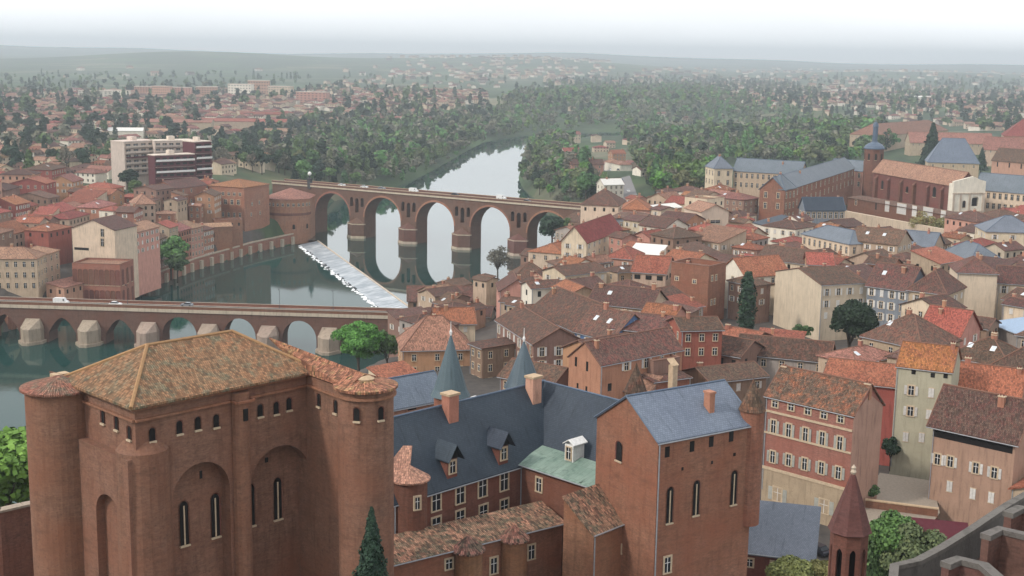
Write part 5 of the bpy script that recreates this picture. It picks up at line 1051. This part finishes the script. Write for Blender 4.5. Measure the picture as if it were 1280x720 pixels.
# the shaded alley behind the spires
a, b = G(640, 482, 26), G(598, 400, 20); FOOT.append(((a.x + b.x) / 2, (a.y + b.y) / 2, (b - a).length / 2, 3.2, math.atan2(b.y - a.y, b.x - a.x)))
TOWN = [(600, 400), (690, 325), (722, 300), (722, 262), (730, 246), (860, 240), (895, 240), (960, 300), (1000, 268), (1060, 292), (1190, 302), (1240, 262), (1420, 262), (1420, 660), (1290, 640), (1165, 560), (1125, 560), (1100, 500), (950, 470), (930, 500), (840, 500), (700, 470), (620, 470), (600, 440)]
nA = infill(TOWN, (-30, 330), (170, 640), 9.5, (11, 17), (8, 13.5), ['brown', 'beige', 'pink', 'orange', 'grey', 'cream', 'sand', 'beige', 'cream', 'brown', 'white'], ['brown', 'brown', 'dark', 'brown', 'dark', 'red', 'pink', 'orange'], ang=.45)
LEFT = [(-60, 225), (60, 222), (150, 232), (170, 250), (190, 250), (160, 285), (95, 278), (90, 320), (40, 305), (-60, 325)]
nB = infill(LEFT, (-520, -130), (440, 860), 12, (12, 20), (8, 14), ['cream', 'beige', 'pink', 'white', 'red', 'brown', 'orange'], ['red', 'red', 'orange', 'brown', 'pink', 'dark', 'red'], ang=-.3)
nC = nD = 0
print('infill', nA, nB, nC, nD)
# ------------------------------------------------------------------ riverside rows
nE = infill([(505, 402), (552, 362), (640, 340), (672, 322), (700, 318), (705, 400), (600, 402), (592, 445), (498, 452)], (-60, 40), (330, 640), 7, (8, 13), (7, 11), ['brown', 'beige', 'grey', 'pink', 'brown'], ['brown', 'dark', 'brown', 'tan'], ang=.9, zmin=2.5)
nF = infill([(160, 250), (262, 240), (262, 330), (225, 335), (165, 372), (78, 385), (78, 330), (150, 325)], (-260, -125), (440, 700), 7, (8, 14), (11, 16), ['brown', 'beige', 'pink', 'mbrick', 'mbrick', 'orange', 'stone'], ['brown', 'tan', 'pink', 'dark', 'red'], ang=.1, zmin=2.5, two=(2, 3))
print('riverside', nE, nF)
# ------------------------------------------------------------------ trees
def leafmat(name, a, b2, dark, var=.25):
    m, N, K, b = node_mat(name, a, .8); g = N.new('ShaderNodeNewGeometry')
    cr = N.new('ShaderNodeValToRGB'); K(g.outputs['Random Per Island'], cr.inputs[0]); e = cr.color_ramp.elements; dark = tuple((d_ + a_) / 2 for d_, a_ in zip(dark, a)); e[0].color = (*dark, 1); e[1].color = (*b2, 1); q = e.new(.5); q.color = (*a, 1)
    K(objvar(N, K, cr.outputs[0], var, .03), b.inputs['Base Color']); return m
LF = {'green': leafmat('fresh_green_leaves', (.085, .155, .045), (.14, .24, .07), (.035, .07, .024)), 'mid': leafmat('mid_green_leaves', (.065, .115, .045), (.10, .17, .06), (.03, .055, .026)),
      'dark': leafmat('dark_evergreen_leaves', (.020, .042, .024), (.036, .066, .034), (.010, .022, .014)), 'grey': leafmat('grey_brown_budding_twigs', (.12, .115, .085), (.17, .16, .11), (.055, .055, .042)),
      'lime': leafmat('lime_spring_leaves', (.10, .195, .035), (.155, .28, .055), (.05, .105, .02)), 'yellow': leafmat('yellow_green_leaves', (.21, .21, .07), (.30, .28, .11), (.11, .11, .04)), 'olive': leafmat('olive_leaves', (.11, .13, .06), (.155, .17, .075), (.05, .065, .03))}
BARK = plain('bark', (.075, .058, .045), .95)
def crown_verts(rx, rz, zc, lobes, leaves, ls, form, seed):
    g = np.random.default_rng(seed)
    if form == 'round':
        d = g.normal(size=(lobes, 3)); d /= np.linalg.norm(d, axis=1)[:, None]; rr_ = g.uniform(.25, .78, (lobes, 1)); c = d * rr_ * [rx, rx, rz]; R_ = g.uniform(.28, .46, lobes) * rx
        c = np.concatenate([c, [[0, 0, 0]]]); R_ = np.append(R_, rx * .6)
        k = g.choice(len(R_), leaves, p=R_ ** 2 / (R_ ** 2).sum()); n_ = g.normal(size=(leaves, 3)); n_ /= np.linalg.norm(n_, axis=1)[:, None]; n_[:, 2] = np.where(n_[:, 2] < -.5, -n_[:, 2], n_[:, 2])
        p = c[k] + n_ * R_[k, None] * g.uniform(.72, 1.06, (leaves, 1)) * [1, 1, rz / rx * .9]
    else:
        t = g.random(leaves) ** (.62 if form == 'cone' else .95)           # 1 at the base
        prof = (t * .95 + .05) if form == 'cone' else np.sin(np.clip(t * .93 + .07, 0, 1) * math.pi * .80) ** .7
        a = g.random(leaves) * 6.283; ra = rx * prof * g.uniform(.62, 1.04, leaves) * (1 + .16 * np.sin(a * 3 + t * 21) + .12 * np.sin(a * 5 - t * 33))
        p = np.stack([ra * np.cos(a), ra * np.sin(a), rz * (1 - 2 * t)], -1); n_ = np.stack([np.cos(a), np.sin(a), np.full(leaves, .4)], -1)
    n_ = n_ + g.normal(size=n_.shape) * .55; n_ /= np.linalg.norm(n_, axis=1)[:, None]
    u = np.cross(n_, g.normal(size=n_.shape)); u /= np.linalg.norm(u, axis=1)[:, None]; v = np.cross(n_, u); s = ls * g.uniform(.6, 1.35, (leaves, 1))
    q = np.stack([p - u * s - v * s * .7, p + u * s * .8 - v * s, p + u * s + v * s * .8, p - u * s * .7 + v * s], 1); q[..., 2] += zc
    return q
def quads_mesh(name, q, mat):
    n = len(q); me = bpy.data.meshes.new(name); me.vertices.add(n * 4); me.vertices.foreach_set('co', q.astype('f').ravel()); me.loops.add(n * 4); me.loops.foreach_set('vertex_index', np.arange(n * 4, dtype='i'))
    me.polygons.add(n); me.polygons.foreach_set('loop_start', np.arange(0, n * 4, 4, dtype='i')); me.polygons.foreach_set('loop_total', np.full(n, 4, 'i')); me.update(calc_edges=True); me.materials.append(mat); return me
TP = {}
def tree_proto(kind, leafk, v, fine):
    k = (kind, leafk, v, fine)
    if k in TP: return TP[k]
    L_ = {0: (700, .42), 1: (2600, .24), 2: (9000, .13)}[fine]; b = MB()       # unit tree: 10 m tall
    if kind == 'round': q = crown_verts(3.6, 3.5, 6.1, 15, L_[0], L_[1], 'round', v * 7 + 1)
    elif kind == 'bare': q = crown_verts(3.5, 3.7, 6.0, 17, int(L_[0] * .62), L_[1] * .62, 'round', v * 7 + 3)
    elif kind == 'cone': q = crown_verts(2.2, 4.6, 5.3, 0, L_[0], L_[1] * .8, 'cone', v)
    elif kind == 'cypress': q = crown_verts(1.15, 4.7, 5.1, 0, L_[0], L_[1] * .62, 'col', v)
    else: q = crown_verts(1.7, 4.4, 5.4, 0, L_[0], L_[1] * .75, 'col', v)
    g = random.Random(v); b.bar((0, 0, -1), (0, 0, 3.6), .26, 0, 7, .17)
    if kind in ('round', 'bare'):
        for i in range(7 if kind == 'round' else 13):
            a = i * 2.4 + v; r = g.uniform(1.2, 2.7); z = g.uniform(5, 8.5); m_ = (r * .35 * math.cos(a), r * .35 * math.sin(a), 4.6); b.bar((0, 0, g.uniform(2.4, 3.5)), m_, .13, 0, 5, .09); b.bar(m_, (r * math.cos(a), r * math.sin(a), z), .09, 0, 5, .02)
    else: b.bar((0, 0, 3.6), (0, 0, 9), .17, 0, 5, .03)
    TP[k] = (quads_mesh('crown', q, LF[leafk]), b.mesh('trunk', BARK)); return TP[k]
NAMES = {'round': 'broadleaf_tree', 'bare': 'budding_tree', 'cone': 'conifer_tree', 'cypress': 'cypress_tree', 'col': 'poplar_tree'}
def tree(kind, leafk, x, y, h, label, group=None, fine=0, z=None, wid=1.0, name=None, v=None):
    z = T1(x, y) if z is None else z; o = root(name or NAMES[kind], (x, y, z), rnd.uniform(0, 6.28), label, 'tree' if h > 4 else 'shrub', group); s = h / 10; o.scale = (s * wid, s * wid, s)
    c, t = tree_proto(kind, leafk, rnd.randrange(4) if v is None else v, fine); link('crown', c, o); link('trunk', t, o); return o
def ptree(kind, leafk, px, pb, pt, z, label, wid=1.0, fine=1, name=None, group=None, hmin=0):
    p = G(px, pb, z); top = hitplane(px, pt, p, Vector((0, 1, 0))).z; return tree(kind, leafk, p.x, p.y, max(top - z, hmin), label, group, fine, z, wid, name)
ptree('cypress', 'dark', 932, 420, 338, 28, 'tall narrow dark cypress beside the blank grey gable wall', 1.1, 1)
ptree('round', 'dark', 1060, 458, 362, 28, 'big dense dark green tree in front of the slate-blue town house', 1.05, 2)
ptree('round', 'mid', 1003, 430, 403, 28, 'small bright green tree under the blank grey gable wall', 1.3, 1)
ptree('round', 'green', 733, 350, 318, 28, 'rounded green bush among red roofs on the riverside slope', 2.1, 1)
ptree('round', 'lime', 448, 472, 396, 9, 'bright green tree beside the near bridge behind the fortress keep', 1.15, 2)
ptree('round', 'green', 484, 470, 410, 9, 'darker green tree right of the bright green one by the near bridge', .8, 1)
ptree('round', 'green', 214, 345, 292, 3, 'bright green tree at the left bank waterside below the mills', 1.1, 1)
ptree('round', 'mid', 222, 350, 312, 2, 'low green waterside tree overhanging the river below the mills', 1.3, 1)
ptree('bare', 'grey', 622, 352, 304, 8, 'leafless riverside tree in front of the far bridge reflection', 1.0, 1)
ptree('round', 'dark', 160, 240, 210, 24, 'dark green tree at the left foot of the modern apartment block', 1.2, 1)
ptree('round', 'green', 170, 250, 222, 22, 'brighter green tree in front of the modern apartment block', 1.0, 1)
ptree('cone', 'dark', 465, 760, 632, 52, 'dark green pointed tree at the right foot of the fortress keep', .9, 2)
p = G(465, 760, 52); mb = MB(); mb.prism([(p.x - 5, p.y - 6), (p.x + 8, p.y - 6), (p.x + 8, p.y + 3), (p.x - 5, p.y + 3)], 24, 52); tag(mb.build('garden_terrace', BRD), 'raised brick garden terrace carrying the pointed tree at the foot of the keep', 'terrace')
ptree('round', 'lime', 6, 720, 516, 26, 'bright green tree at the left edge below the drum tower', 1.25, 2)
ptree('round', 'green', -30, 660, 540, 26, 'green tree cut by the left edge beside the drum tower', 1.1, 2)
for i, (px, pb, pt, k, lf, lb, wd_) in enumerate(((1105, 760, 622, 'round', 'green', 'large fresh green tree behind the brick pinnacle', .95), (1075, 760, 650, 'round', 'mid', 'green tree directly behind the brick pinnacle', .9), (1135, 770, 645, 'round', 'olive', 'olive green tree between pinnacle and dark red awning', .9),
      (990, 765, 688, 'round', 'yellow', 'yellow-green tree at the bottom edge below the slate hall', 1.3), (1030, 762, 694, 'round', 'yellow', 'second yellow-green tree at the bottom edge left of the pinnacle', 1.0))): ptree(k, lf, px, pb, pt, 30, lb, wd_, 2)
ptree('round', 'mid', 1085, 628, 604, 30, 'small bushy tree at the yard wall right of the pink brick house', 1.5, 1); ptree('round', 'dark', 1112, 585, 545, 30, 'dark ivy bush in the gap right of the pink brick house', .8, 1)
for px, pb, pt, lb in ((1150, 300, 262, 'yellow-green tree left of the pair before the church wall'), (1172, 302, 268, 'yellow-green tree right of the pair before the church wall'), (1206, 305, 262, 'tall yellow-green tree before the school right wing'), (1222, 300, 272, 'lower yellow-green tree before the school right wing')):
    ptree('bare', 'yellow', px, pb, pt, 26, lb, 1.3, 1)
ptree('cone', 'dark', 1163, 210, 152, 28, 'dark conifer standing at the left of the slate-blue chapel', 1.2, 1); ptree('cone', 'dark', 1226, 215, 184, 28, 'dark conifer at the right end of the slate-blue chapel', 1.2, 1)
ptree('round', 'mid', 975, 240, 226, 28, 'low green tree in the school garden before the long wing', 1.8, 0)
ptree('round', 'mid', 125, 330, 310, 14, 'dark green shrub against the cream gabled warehouse wall', .8, 1, 'garden_shrub'); ptree('round', 'mid', 530, 398, 382, 8, 'green shrub in front of the long brown riverside shed', 2.2, 1, 'garden_shrub')
ptree('round', 'dark', 690, 310, 265, 12, 'dark green tree under the last arch of the far bridge', 1.2, 1); ptree('round', 'mid', 705, 300, 270, 14, 'mid green tree at the town end of the far bridge', 1.2, 1)
WOODZ = [([(268, 205), (268, 180), (340, 160), (470, 140), (380, 200), (385, 225)], .3, ('mid', 'dark', 'grey', 'dark')),
         ([(385, 238), (372, 215), (345, 203), (400, 176), (470, 152), (560, 150), (640, 150), (650, 190), (640, 240), (525, 245)], .85, ('mid', 'green', 'grey', 'dark', 'mid', 'grey', 'olive')),
         ([(640, 262), (656, 190), (618, 182), (610, 150), (640, 120), (720, 112), (860, 108), (1000, 140), (1100, 160), (1120, 185), (1090, 190), (1060, 205), (890, 200), (885, 240), (850, 246), (770, 240), (728, 248), (700, 262)], .85, ('mid', 'green', 'grey', 'grey', 'mid', 'dark', 'green', 'olive', 'grey', 'mid', 'lime')),
         ([(380, 108), (520, 112), (620, 118), (720, 96), (900, 98), (1030, 112), (1000, 142), (860, 112), (720, 116), (620, 150), (480, 150), (380, 130)], .3, ('dark', 'dark', 'mid', 'grey')),
         ([(-40, 92), (600, 96), (1320, 92), (1320, 108), (900, 104), (600, 108), (-40, 112)], .18, ('dark', 'mid')),
         ([(-40, 108), (520, 108), (500, 150), (400, 160), (260, 190), (-40, 240)], .085, ('dark', 'mid', 'dark', 'grey')),
         ([(860, 104), (1320, 104), (1320, 170), (1100, 150), (1000, 140)], .12, ('dark', 'mid', 'dark'))]
ROADP = [(722, 160), (768, 158), (806, 225), (822, 254), (768, 254), (738, 222), (716, 190)]
pts = []
for poly, dens, kinds in WOODZ:
    xs_, ys_ = zip(*poly); n = 0
    for it in range(14000):
        r = 620 * math.exp(rnd.random() * 2.1); px = rnd.uniform(min(xs_), max(xs_)); x = (px - 640) / FPX * r
        px_, py_ = proj(np.array([x]), np.array([r]), 30); pts.append((x, r, px_[0], py_[0], poly, dens, kinds))
X_ = np.array([p[0] for p in pts]); Y_ = np.array([p[1] for p in pts]); PX = np.array([p[2] for p in pts]); PY = np.array([p[3] for p in pts]); Zt = terrain(X_, Y_); SD = dseg(X_, Y_, RIV)
INR = inpoly(X_, Y_, RIV); ok = np.zeros(len(pts), bool); k0 = 0; PXG, PYG = proj(X_, Y_, Zt + 2)
for poly, dens, kinds in WOODZ:
    sl_ = slice(k0, k0 + 14000); ok[sl_] = inpoly(PXG[sl_], PYG[sl_], poly); k0 += 14000
PX2, PY2 = proj(X_, Y_, Zt)
ok &= ~INR & (SD > 4) & (Zt > 1) & ~inpoly(PX2, PY2, ROADP)
cell = {}; sel = []
for i in np.nonzero(ok)[0]:
    x, y = X_[i], Y_[i]; sp = 7.5 if y < 1500 else 11; dens = pts[i][5]
    if dens < .2: sp = 20
    elif dens < .6: sp = 15
    key = (int(x // sp), int(y // sp))
    if key in cell: continue
    if rnd.random() > min(1, dens * 1.5): continue
    if y < 760 and not free(x, y, 2, 2, 0): continue
    cell[key] = 1; sel.append((x, y, Zt[i], rnd.choice(pts[i][6])))
sel.sort(key=lambda p: p[1]); print('trees', len(sel))
mass = {}
TZ = [(300, 215, 'behind the mills on the left bank'), (400, 225, 'behind the left end of the far bridge'), (460, 228, 'on the left bank above the first bridge arches'), (520, 222, 'at the left water edge beyond the far bridge'), (570, 200, 'on the left bank where the river narrows'),
      (670, 235, 'at the right water edge beyond the far bridge'), (700, 205, 'on the right bank left of the woodland road'), (760, 240, 'below the woodland road'), (820, 225, 'in the right woods below the greenhouse'), (860, 200, 'in the right woods beside the greenhouse'), (910, 180, 'behind the school left wing'), (1000, 180, 'behind the long school wing'),
      (150, 200, 'beside the apartment block'), (60, 190, 'among the houses at the far left'), (1080, 170, 'left of the bell tower'), (1200, 150, 'behind the barracks roofs'), (640, 170, 'at the far end of the visible river')]
for i, (x, y, z, lf) in enumerate(sel):
    kind = {'dark': rnd.choice(('cone', 'round', 'round', 'cypress')), 'grey': 'bare', 'lime': 'round'}.get(lf, rnd.choice(('round', 'round', 'round', 'col')))
    h = rnd.uniform(7, 19) * (.72 if dseg(np.array([x]), np.array([y]), RIV)[0] < 16 else 1)
    if kind in ('cone', 'cypress', 'col'): h *= 1.15
    if i < 300:
        px, py = [float(v[0]) for v in proj(np.array([x]), np.array([y]), z)]; sz_ = 'tall ' if h > 14.5 else 'low ' if h < 9.5 else ''
        zn = min(TZ, key=lambda q: math.hypot(q[0] - px, (q[1] - py) * 2))[2]
        tree(kind, lf, x, y, h, sz_ + {'dark': 'dark evergreen', 'grey': 'grey-brown budding tree', 'lime': 'bright lime tree', 'mid': 'mid green tree', 'green': 'fresh green tree', 'olive': 'olive green tree', 'yellow': 'yellow-green tree'}[lf] + ' ' + zn, f'trees {zn}', 0, z, rnd.uniform(.85, 1.25))
    else: mass.setdefault(lf, []).append((x, y, z, h, kind))
for lf, L_ in mass.items():
    P_ = {(k, v, f): crown_verts(3.6 if k != 'n' else 1.5, 3.6 if k != 'n' else 4.5, 5.6, 11, nl, ll if k != 'n' else ll * .75, 'round' if k != 'n' else 'col', v) for k in ('w', 'n') for v in range(5) for f, nl, ll in ((0, 190, .62), (1, 55, 1.0))}; out = []
    for x, y, z, h, kind in L_:
        q = P_[('n' if kind in ('cone', 'cypress', 'col') else 'w', rnd.randrange(5), int(y > 1250))]; s = h / 10; a = rnd.random() * 6.28; w_ = rnd.uniform(.8, 1.4)
        q2 = q.copy(); q2[..., 0] = (q[..., 0] * math.cos(a) - q[..., 1] * math.sin(a)) * s * w_ + x; q2[..., 1] = (q[..., 0] * math.sin(a) + q[..., 1] * math.cos(a)) * s * w_ + y; q2[..., 2] = q[..., 2] * s + z; out.append(q2)
    o = link('distant_woods', quads_mesh('distant_woods', np.concatenate(out), LF[lf])); tag(o, {'dark': 'dark evergreen trees', 'grey': 'grey-brown budding trees', 'lime': 'bright lime trees', 'mid': 'mid green trees', 'green': 'fresh green trees', 'olive': 'olive trees'}[lf] + ' of the far woods merging into one mass', 'woods', None, 'stuff')
# ------------------------------------------------------------------ suburbs: small houses, blocks and sheds out to the hills
def sub_proto(w_, d_, h, rise, roof, wm, rm, seed):
    W, R_ = house_geo(w_, d_, h, roof, rise, .5)
    for f in range(2):
        for c in range(int(w_ / 3)): W.box(w_ * (c + .5) / int(w_ / 3) - .5, w_ * (c + .5) / int(w_ / 3) + .5, -.06, .05, .9 + f * 2.9, 2.3 + f * 2.9, 1)
    return W, R_
SUBM = {}
for i in range(14):
    w_, d_ = rnd.uniform(9, 17), rnd.uniform(8, 12); W, R_ = sub_proto(w_, d_, rnd.uniform(3.6, 6.5), rnd.uniform(1.6, 2.6), rnd.choice(('gx', 'hip', 'gx')), None, None, i)
    wl = rnd.choice(('cream', 'white', 'beige', 'pink', 'white', 'grey')); rm = ('red', 'pink', 'brown', 'tan', 'dark', 'brown', 'tan', 'pink', 'brown', 'tan', 'brown', 'pink', 'dark', 'tan')[i]
    SUBM[i] = (W.mesh('wall', [WALLS[wl], DARK]), R_.mesh('roof', [ROOFS[rm], RIDGE]), W, R_, wl, rm, w_, d_)
sub = []
for poly, n, ymax, sp in (([(-60, 112), (610, 112), (590, 150), (470, 150), (345, 205), (268, 215), (-60, 235)], 6200, 3200, 23), ([(850, 106), (1330, 104), (1330, 168), (1100, 150), (960, 138)], 2600, 3600, 25), ([(265, 212), (380, 208), (380, 226), (268, 224)], 300, 1200, 17),
                          ([(480, 70), (760, 70), (760, 98), (480, 98)], 1500, 9500, 60), ([(-40, 84), (1320, 84), (1320, 106), (-40, 112)], 2600, 8000, 55), ([(700, 130), (860, 130), (860, 215), (700, 215)], 60, 2000, 30)):
    xs_, ys_ = zip(*poly)
    for it in range(n):
        r = 640 * math.exp(rnd.random() * math.log(ymax / 640)); px = rnd.uniform(min(xs_), max(xs_)); sub.append(((px - 640) / FPX * r * 1.01, r, poly, sp))
SX, SY = np.array([q[0] for q in sub]), np.array([q[1] for q in sub]); SZ = terrain(SX, SY); PX, PY = proj(SX, SY, SZ + 3); SDs = dseg(SX, SY, RIV); INs = inpoly(SX, SY, RIV); cell = {}; got = []
for i, (x, y, poly, sp) in enumerate(sub):
    if INs[i] or SDs[i] < 40 or not inpoly(np.array([PX[i]]), np.array([PY[i]]), poly)[0]: continue
    key = (int(x // sp), int(y // sp))
    if key in cell or (y < 900 and not free(x, y, 7, 6, 0, 1)): continue
    cell[key] = 1; got.append((x, y, SZ[i]))
got.sort(key=lambda p: p[1]); print('suburb', len(got))
acc = {}
WN = {'cream': 'cream', 'white': 'white', 'beige': 'beige', 'pink': 'pink', 'grey': 'grey'}
for i, (x, y, z) in enumerate(got):
    k = rnd.randrange(14); wm, rm_, W, R_, wl, rm, w_, d_ = SUBM[k]; a = rnd.choice((0, 1.57)) + rnd.uniform(-.3, .3) + .5 * math.sin(x / 200)
    if i < 110:
        o = root('suburban_house', (x, y, z), a, f'{wl} suburban house with {rm} roof beyond the old town', 'house', f'{wl} suburban houses with {rm} roofs'); link('wall', wm, o); link('roof', rm_, o)
    else:
        for key, src, mats in ((('w', wl), W, 0), (('r', rm), R_, 0)):
            A = acc.setdefault(key, [[], [], [], 0]); v = np.array(src.v); sc_ = 1.0 if y < 3500 else 1.5
            A[0].append(np.stack([(v[:, 0] * math.cos(a) - v[:, 1] * math.sin(a)) * sc_ + x, (v[:, 0] * math.sin(a) + v[:, 1] * math.cos(a)) * sc_ + y, v[:, 2] * sc_ + z], -1))
            A[1] += [tuple(j + A[3] for j in f) for f in src.f]; A[2] += src.m; A[3] += len(v)
me = bpy.data.meshes.new('distant_houses'); V = []; F = []; M_ = []; base_ = 0; mats = []
for key, A in acc.items():
    mi = len(mats); mats += [WALLS[key[1]], DARK] if key[0] == 'w' else [ROOFS[key[1]], RIDGE]
    V.append(np.concatenate(A[0])); F += [tuple(j + base_ for j in f) for f in A[1]]; M_ += [mi + m_ for m_ in A[2]]; base_ += A[3]
me.from_pydata(np.concatenate(V).tolist(), [], F); [me.materials.append(m_) for m_ in mats]; me.polygons.foreach_set('material_index', M_); me.uv_layers.new(name='UVMap'); me.update()
tag(link('distant_houses', me), 'hundreds of tiny far houses with red and brown roofs spreading to the hills', 'houses', None, 'stuff')
# pink and white residential blocks on the skyline of the left suburb, long sheds
for i, (px, py, w_, h, mt, lb) in enumerate(((168, 112, 26, 16, 'pink', 'pink tower block, leftmost of the distant row'), (190, 113, 22, 18, 'pink', 'pink tower block, second of the distant row'), (212, 113, 26, 16, 'pink', 'pink tower block, third of the distant row'), (245, 113, 26, 17, 'pink', 'pink tower block, fourth of the distant row'),
        (285, 112, 30, 20, 'white', 'white slab block in the distant left suburb'), (310, 111, 26, 24, 'pink', 'tallest pinkish block in the distant left suburb'), (335, 113, 30, 18, 'cream', 'cream slab block right of the tallest distant one'), (370, 120, 40, 18, 'pink', 'wide pink block at the right end of the distant row'), (98, 114, 40, 12, 'white', 'long low white block at the left of the distant row'), (130, 113, 30, 12, 'white', 'short white block beside the distant pink towers'))):
    p = G(px, py + 8, 28); o = root('distant_block', (p.x, p.y, T1(p.x, p.y)), rnd.uniform(-.3, .3), lb, 'apartment block', 'distant residential blocks'); s = p.y / 1600
    mb = MB(); mb.box(0, w_ * s, 0, 14, -2, h * s * .8)
    for r in range(5):
        for c in range(8): mb.box(w_ * s * (c + .25) / 8, w_ * s * (c + .7) / 8, -.1, 0, h * s * .8 * (r + .35) / 5, h * s * .8 * (r + .7) / 5, 1)
    mb.build('wall', [WALLS[mt], GLASS], o); mb = MB(); mb.box(-.3, w_ * s + .3, -.3, 14.3, h * s * .8, h * s * .8 + .8); mb.build('roof', CON, o)
for px, py, w_, d_, rm, lb in ((175, 150, 70, 22, 'pink', 'long pale red roofed factory shed in the left suburb'), (250, 146, 90, 26, 'orange', 'longest orange-roofed factory shed in the left suburb'), (300, 138, 60, 24, 'red', 'red-roofed warehouse behind the factory sheds'), (180, 158, 40, 18, 'tan', 'grey-white shed in front of the long factory sheds'), (310, 152, 40, 20, 'tan', 'tan shed right of the long factory sheds'), (120, 160, 40, 16, 'white', 'white low shed in the left suburb'),
                               (1130, 120, 70, 24, 'white', 'long white shed in the right suburb'), (1180, 127, 50, 22, 'pink', 'pink-roofed shed in the right suburb')):
    p = G(px, py + 4, 28); z = T1(p.x, p.y); o, t = house((p.x, p.y), (p.x + w_, p.y + 6), z + 6, d_, 'gx', 2.5, 'beige' if rm != 'white' else 'white', rm, lb, name='industrial_shed', cat='shed', rows=0, chim=0, world=True, base=z - 1, foot=False)
# road through the woods with cars, greenhouse and a few named houses
rd = [G(px, py, 27.5) for px, py in ((742, 170), (752, 182), (764, 198), (776, 216), (786, 236))]; mb = MB()
for p, q in zip(rd, rd[1:]):
    d = (q - p).normalized(); n_ = Vector((-d.y, d.x, 0)) * 6; mb.face([(v.x, v.y, T1(v.x, v.y) + .25) for v in (p - n_, q - n_, q + n_, p + n_)])
structure(mb.build('road', plain('pale_road', (.20, .19, .19), .9)))
for i, f in enumerate((.15, .35, .5, .62, .78, .9)):
    k = f * 4; a_, b_ = rd[int(k)], rd[min(int(k) + 1, 4)]; p = a_.lerp(b_, k - int(k)); d = b_ - a_; car((p.x + 2 * (i % 2), p.y, T1(p.x, p.y) + .28), math.atan2(d.y, d.x), ('white', 'grey', 'white', 'dark', 'blue', 'white')[i], 'car parked along the pale road through the woods', 'cars along the woodland road')
for px, py, wl, rm, lb, w_ in ((716, 165, 'cream', 'red', 'cream villa with red roof at the top of the woodland road', 15), (735, 200, 'pink', 'brown', 'rose brick row house along the woodland road', 22), (728, 188, 'cream', 'tan', 'beige house behind the row house on the woodland road', 12), (775, 170, 'orange', 'orange', 'small orange house right of the woodland road', 12), (828, 184, 'white', 'white', 'white greenhouse standing in the right woods', 20),
                               (768, 222, 'white', 'white', 'white-roofed cabin at the lower end of the woodland road', 12), (720, 148, 'cream', 'pink', 'pink-roofed villa above the woodland road', 12)):
    p = G(px, py, 32); z = T1(p.x, p.y); house((p.x - w_ / 2, p.y), (p.x + w_ / 2, p.y + 5), z + 10, 9, 'gx', 3, wl, rm, lb, name='villa', rows=2, cols=4, style='plain', chim=1, world=True, base=z, foot=False)
# ------------------------------------------------------------------ courtyard details
p = G(1112, 612, 30); mb = MB(); P_ = [G(x, y, 30.12) for x, y in ((1060, 655), (1100, 590), (1165, 600), (1175, 640), (1130, 700), (1080, 690))]; mb.face([(q.x, q.y, T1(q.x, q.y) + .05 if 0 else 30.0) for q in P_]); structure(mb.build('courtyard_paving', plain('pale_gravel', (.30, .25, .20), .95)))
o = root('awning', (*G(1160, 665, 33)[:2], 30), -.25, 'dark red canvas awning stretched beside the rose-beige loggia house', 'awning'); mb = MB(); mb.slab([(-4.5, -3, 2.6), (5.5, -3, 2.6), (5.5, 1.5, 4.4), (-4.5, 1.5, 4.4)], .08); mb.build('canvas', plain('dark_red_canvas', (.085, .014, .022), .8), o)
for x in (-4.2, 5.2):
    mb = MB(); mb.bar((x, -2.8, -1), (x, -2.8, 2.7), .06); mb.build('pole', IRON, o)
o = root('courtyard_wall', (*G(1090, 628, 31)[:2], 29), -.35, 'low stone wall bounding the gravel courtyard above the green trees', 'wall'); mb = MB(); mb.box(-1, 10, 0, .4, 0, 2.2); mb.box(-1.1, 10.1, -.1, .5, 2.2, 2.4, 1); mb.build('wall', [BRD, CAP], o)
for i, (px, py, c, lb) in enumerate(((596, 487, 'white', 'white parked car at the end of the shaded alley between the spires'), (1022, 668, 'dark', 'dark parked car beside the slate-roofed hall'), (82, 326, 'white', 'white parked car nearest the tan hotel'), (84, 332, 'blue', 'blue parked car in the small car park right of the tan hotel'), (78, 322, 'white', 'white parked car farthest back right of the tan hotel'))):
    z0 = 30 if i < 2 else 12; p = G(px, py, z0); car((p.x, p.y, max(T1(p.x, p.y), 0) + .02), (.9, 2.2, .3, .3, .3)[i], c, lb, 'parked cars')

# ------------------------------------------------------------------ labels: things of one description are told apart by counting from the left
ORD = ['first', 'second', 'third', 'fourth', 'fifth', 'sixth', 'seventh', 'eighth', 'ninth', 'tenth', 'eleventh', 'twelfth', 'thirteenth', 'fourteenth', 'fifteenth', 'sixteenth', 'seventeenth', 'eighteenth', 'nineteenth', 'twentieth']
ORD += [f'{n_}{"st" if n_ % 10 == 1 else "nd" if n_ % 10 == 2 else "rd" if n_ % 10 == 3 else "th"}' for n_ in range(21, 90)]
by = {}
bpy.context.view_layer.update()
for o_ in C.objects:
    if o_.parent is None and o_.get('category') and o_.get('label'): by.setdefault(o_['label'], []).append(o_)
for l_, os_ in by.items():
    if len(os_) < 2: continue
    os_.sort(key=lambda q: float(proj(np.array([q.location.x]), np.array([q.location.y]), q.location.z)[0][0]))
    for i_, q in enumerate(os_):
        lb_ = f"{l_}, {ORD[i_]} from left"
        for wd in (' close', ' well', ' the', ' dark', ' roof', ' with'):
            if len(lb_.split()) > 16: lb_ = lb_.replace(wd, '', 1)
        q['label'] = lb_
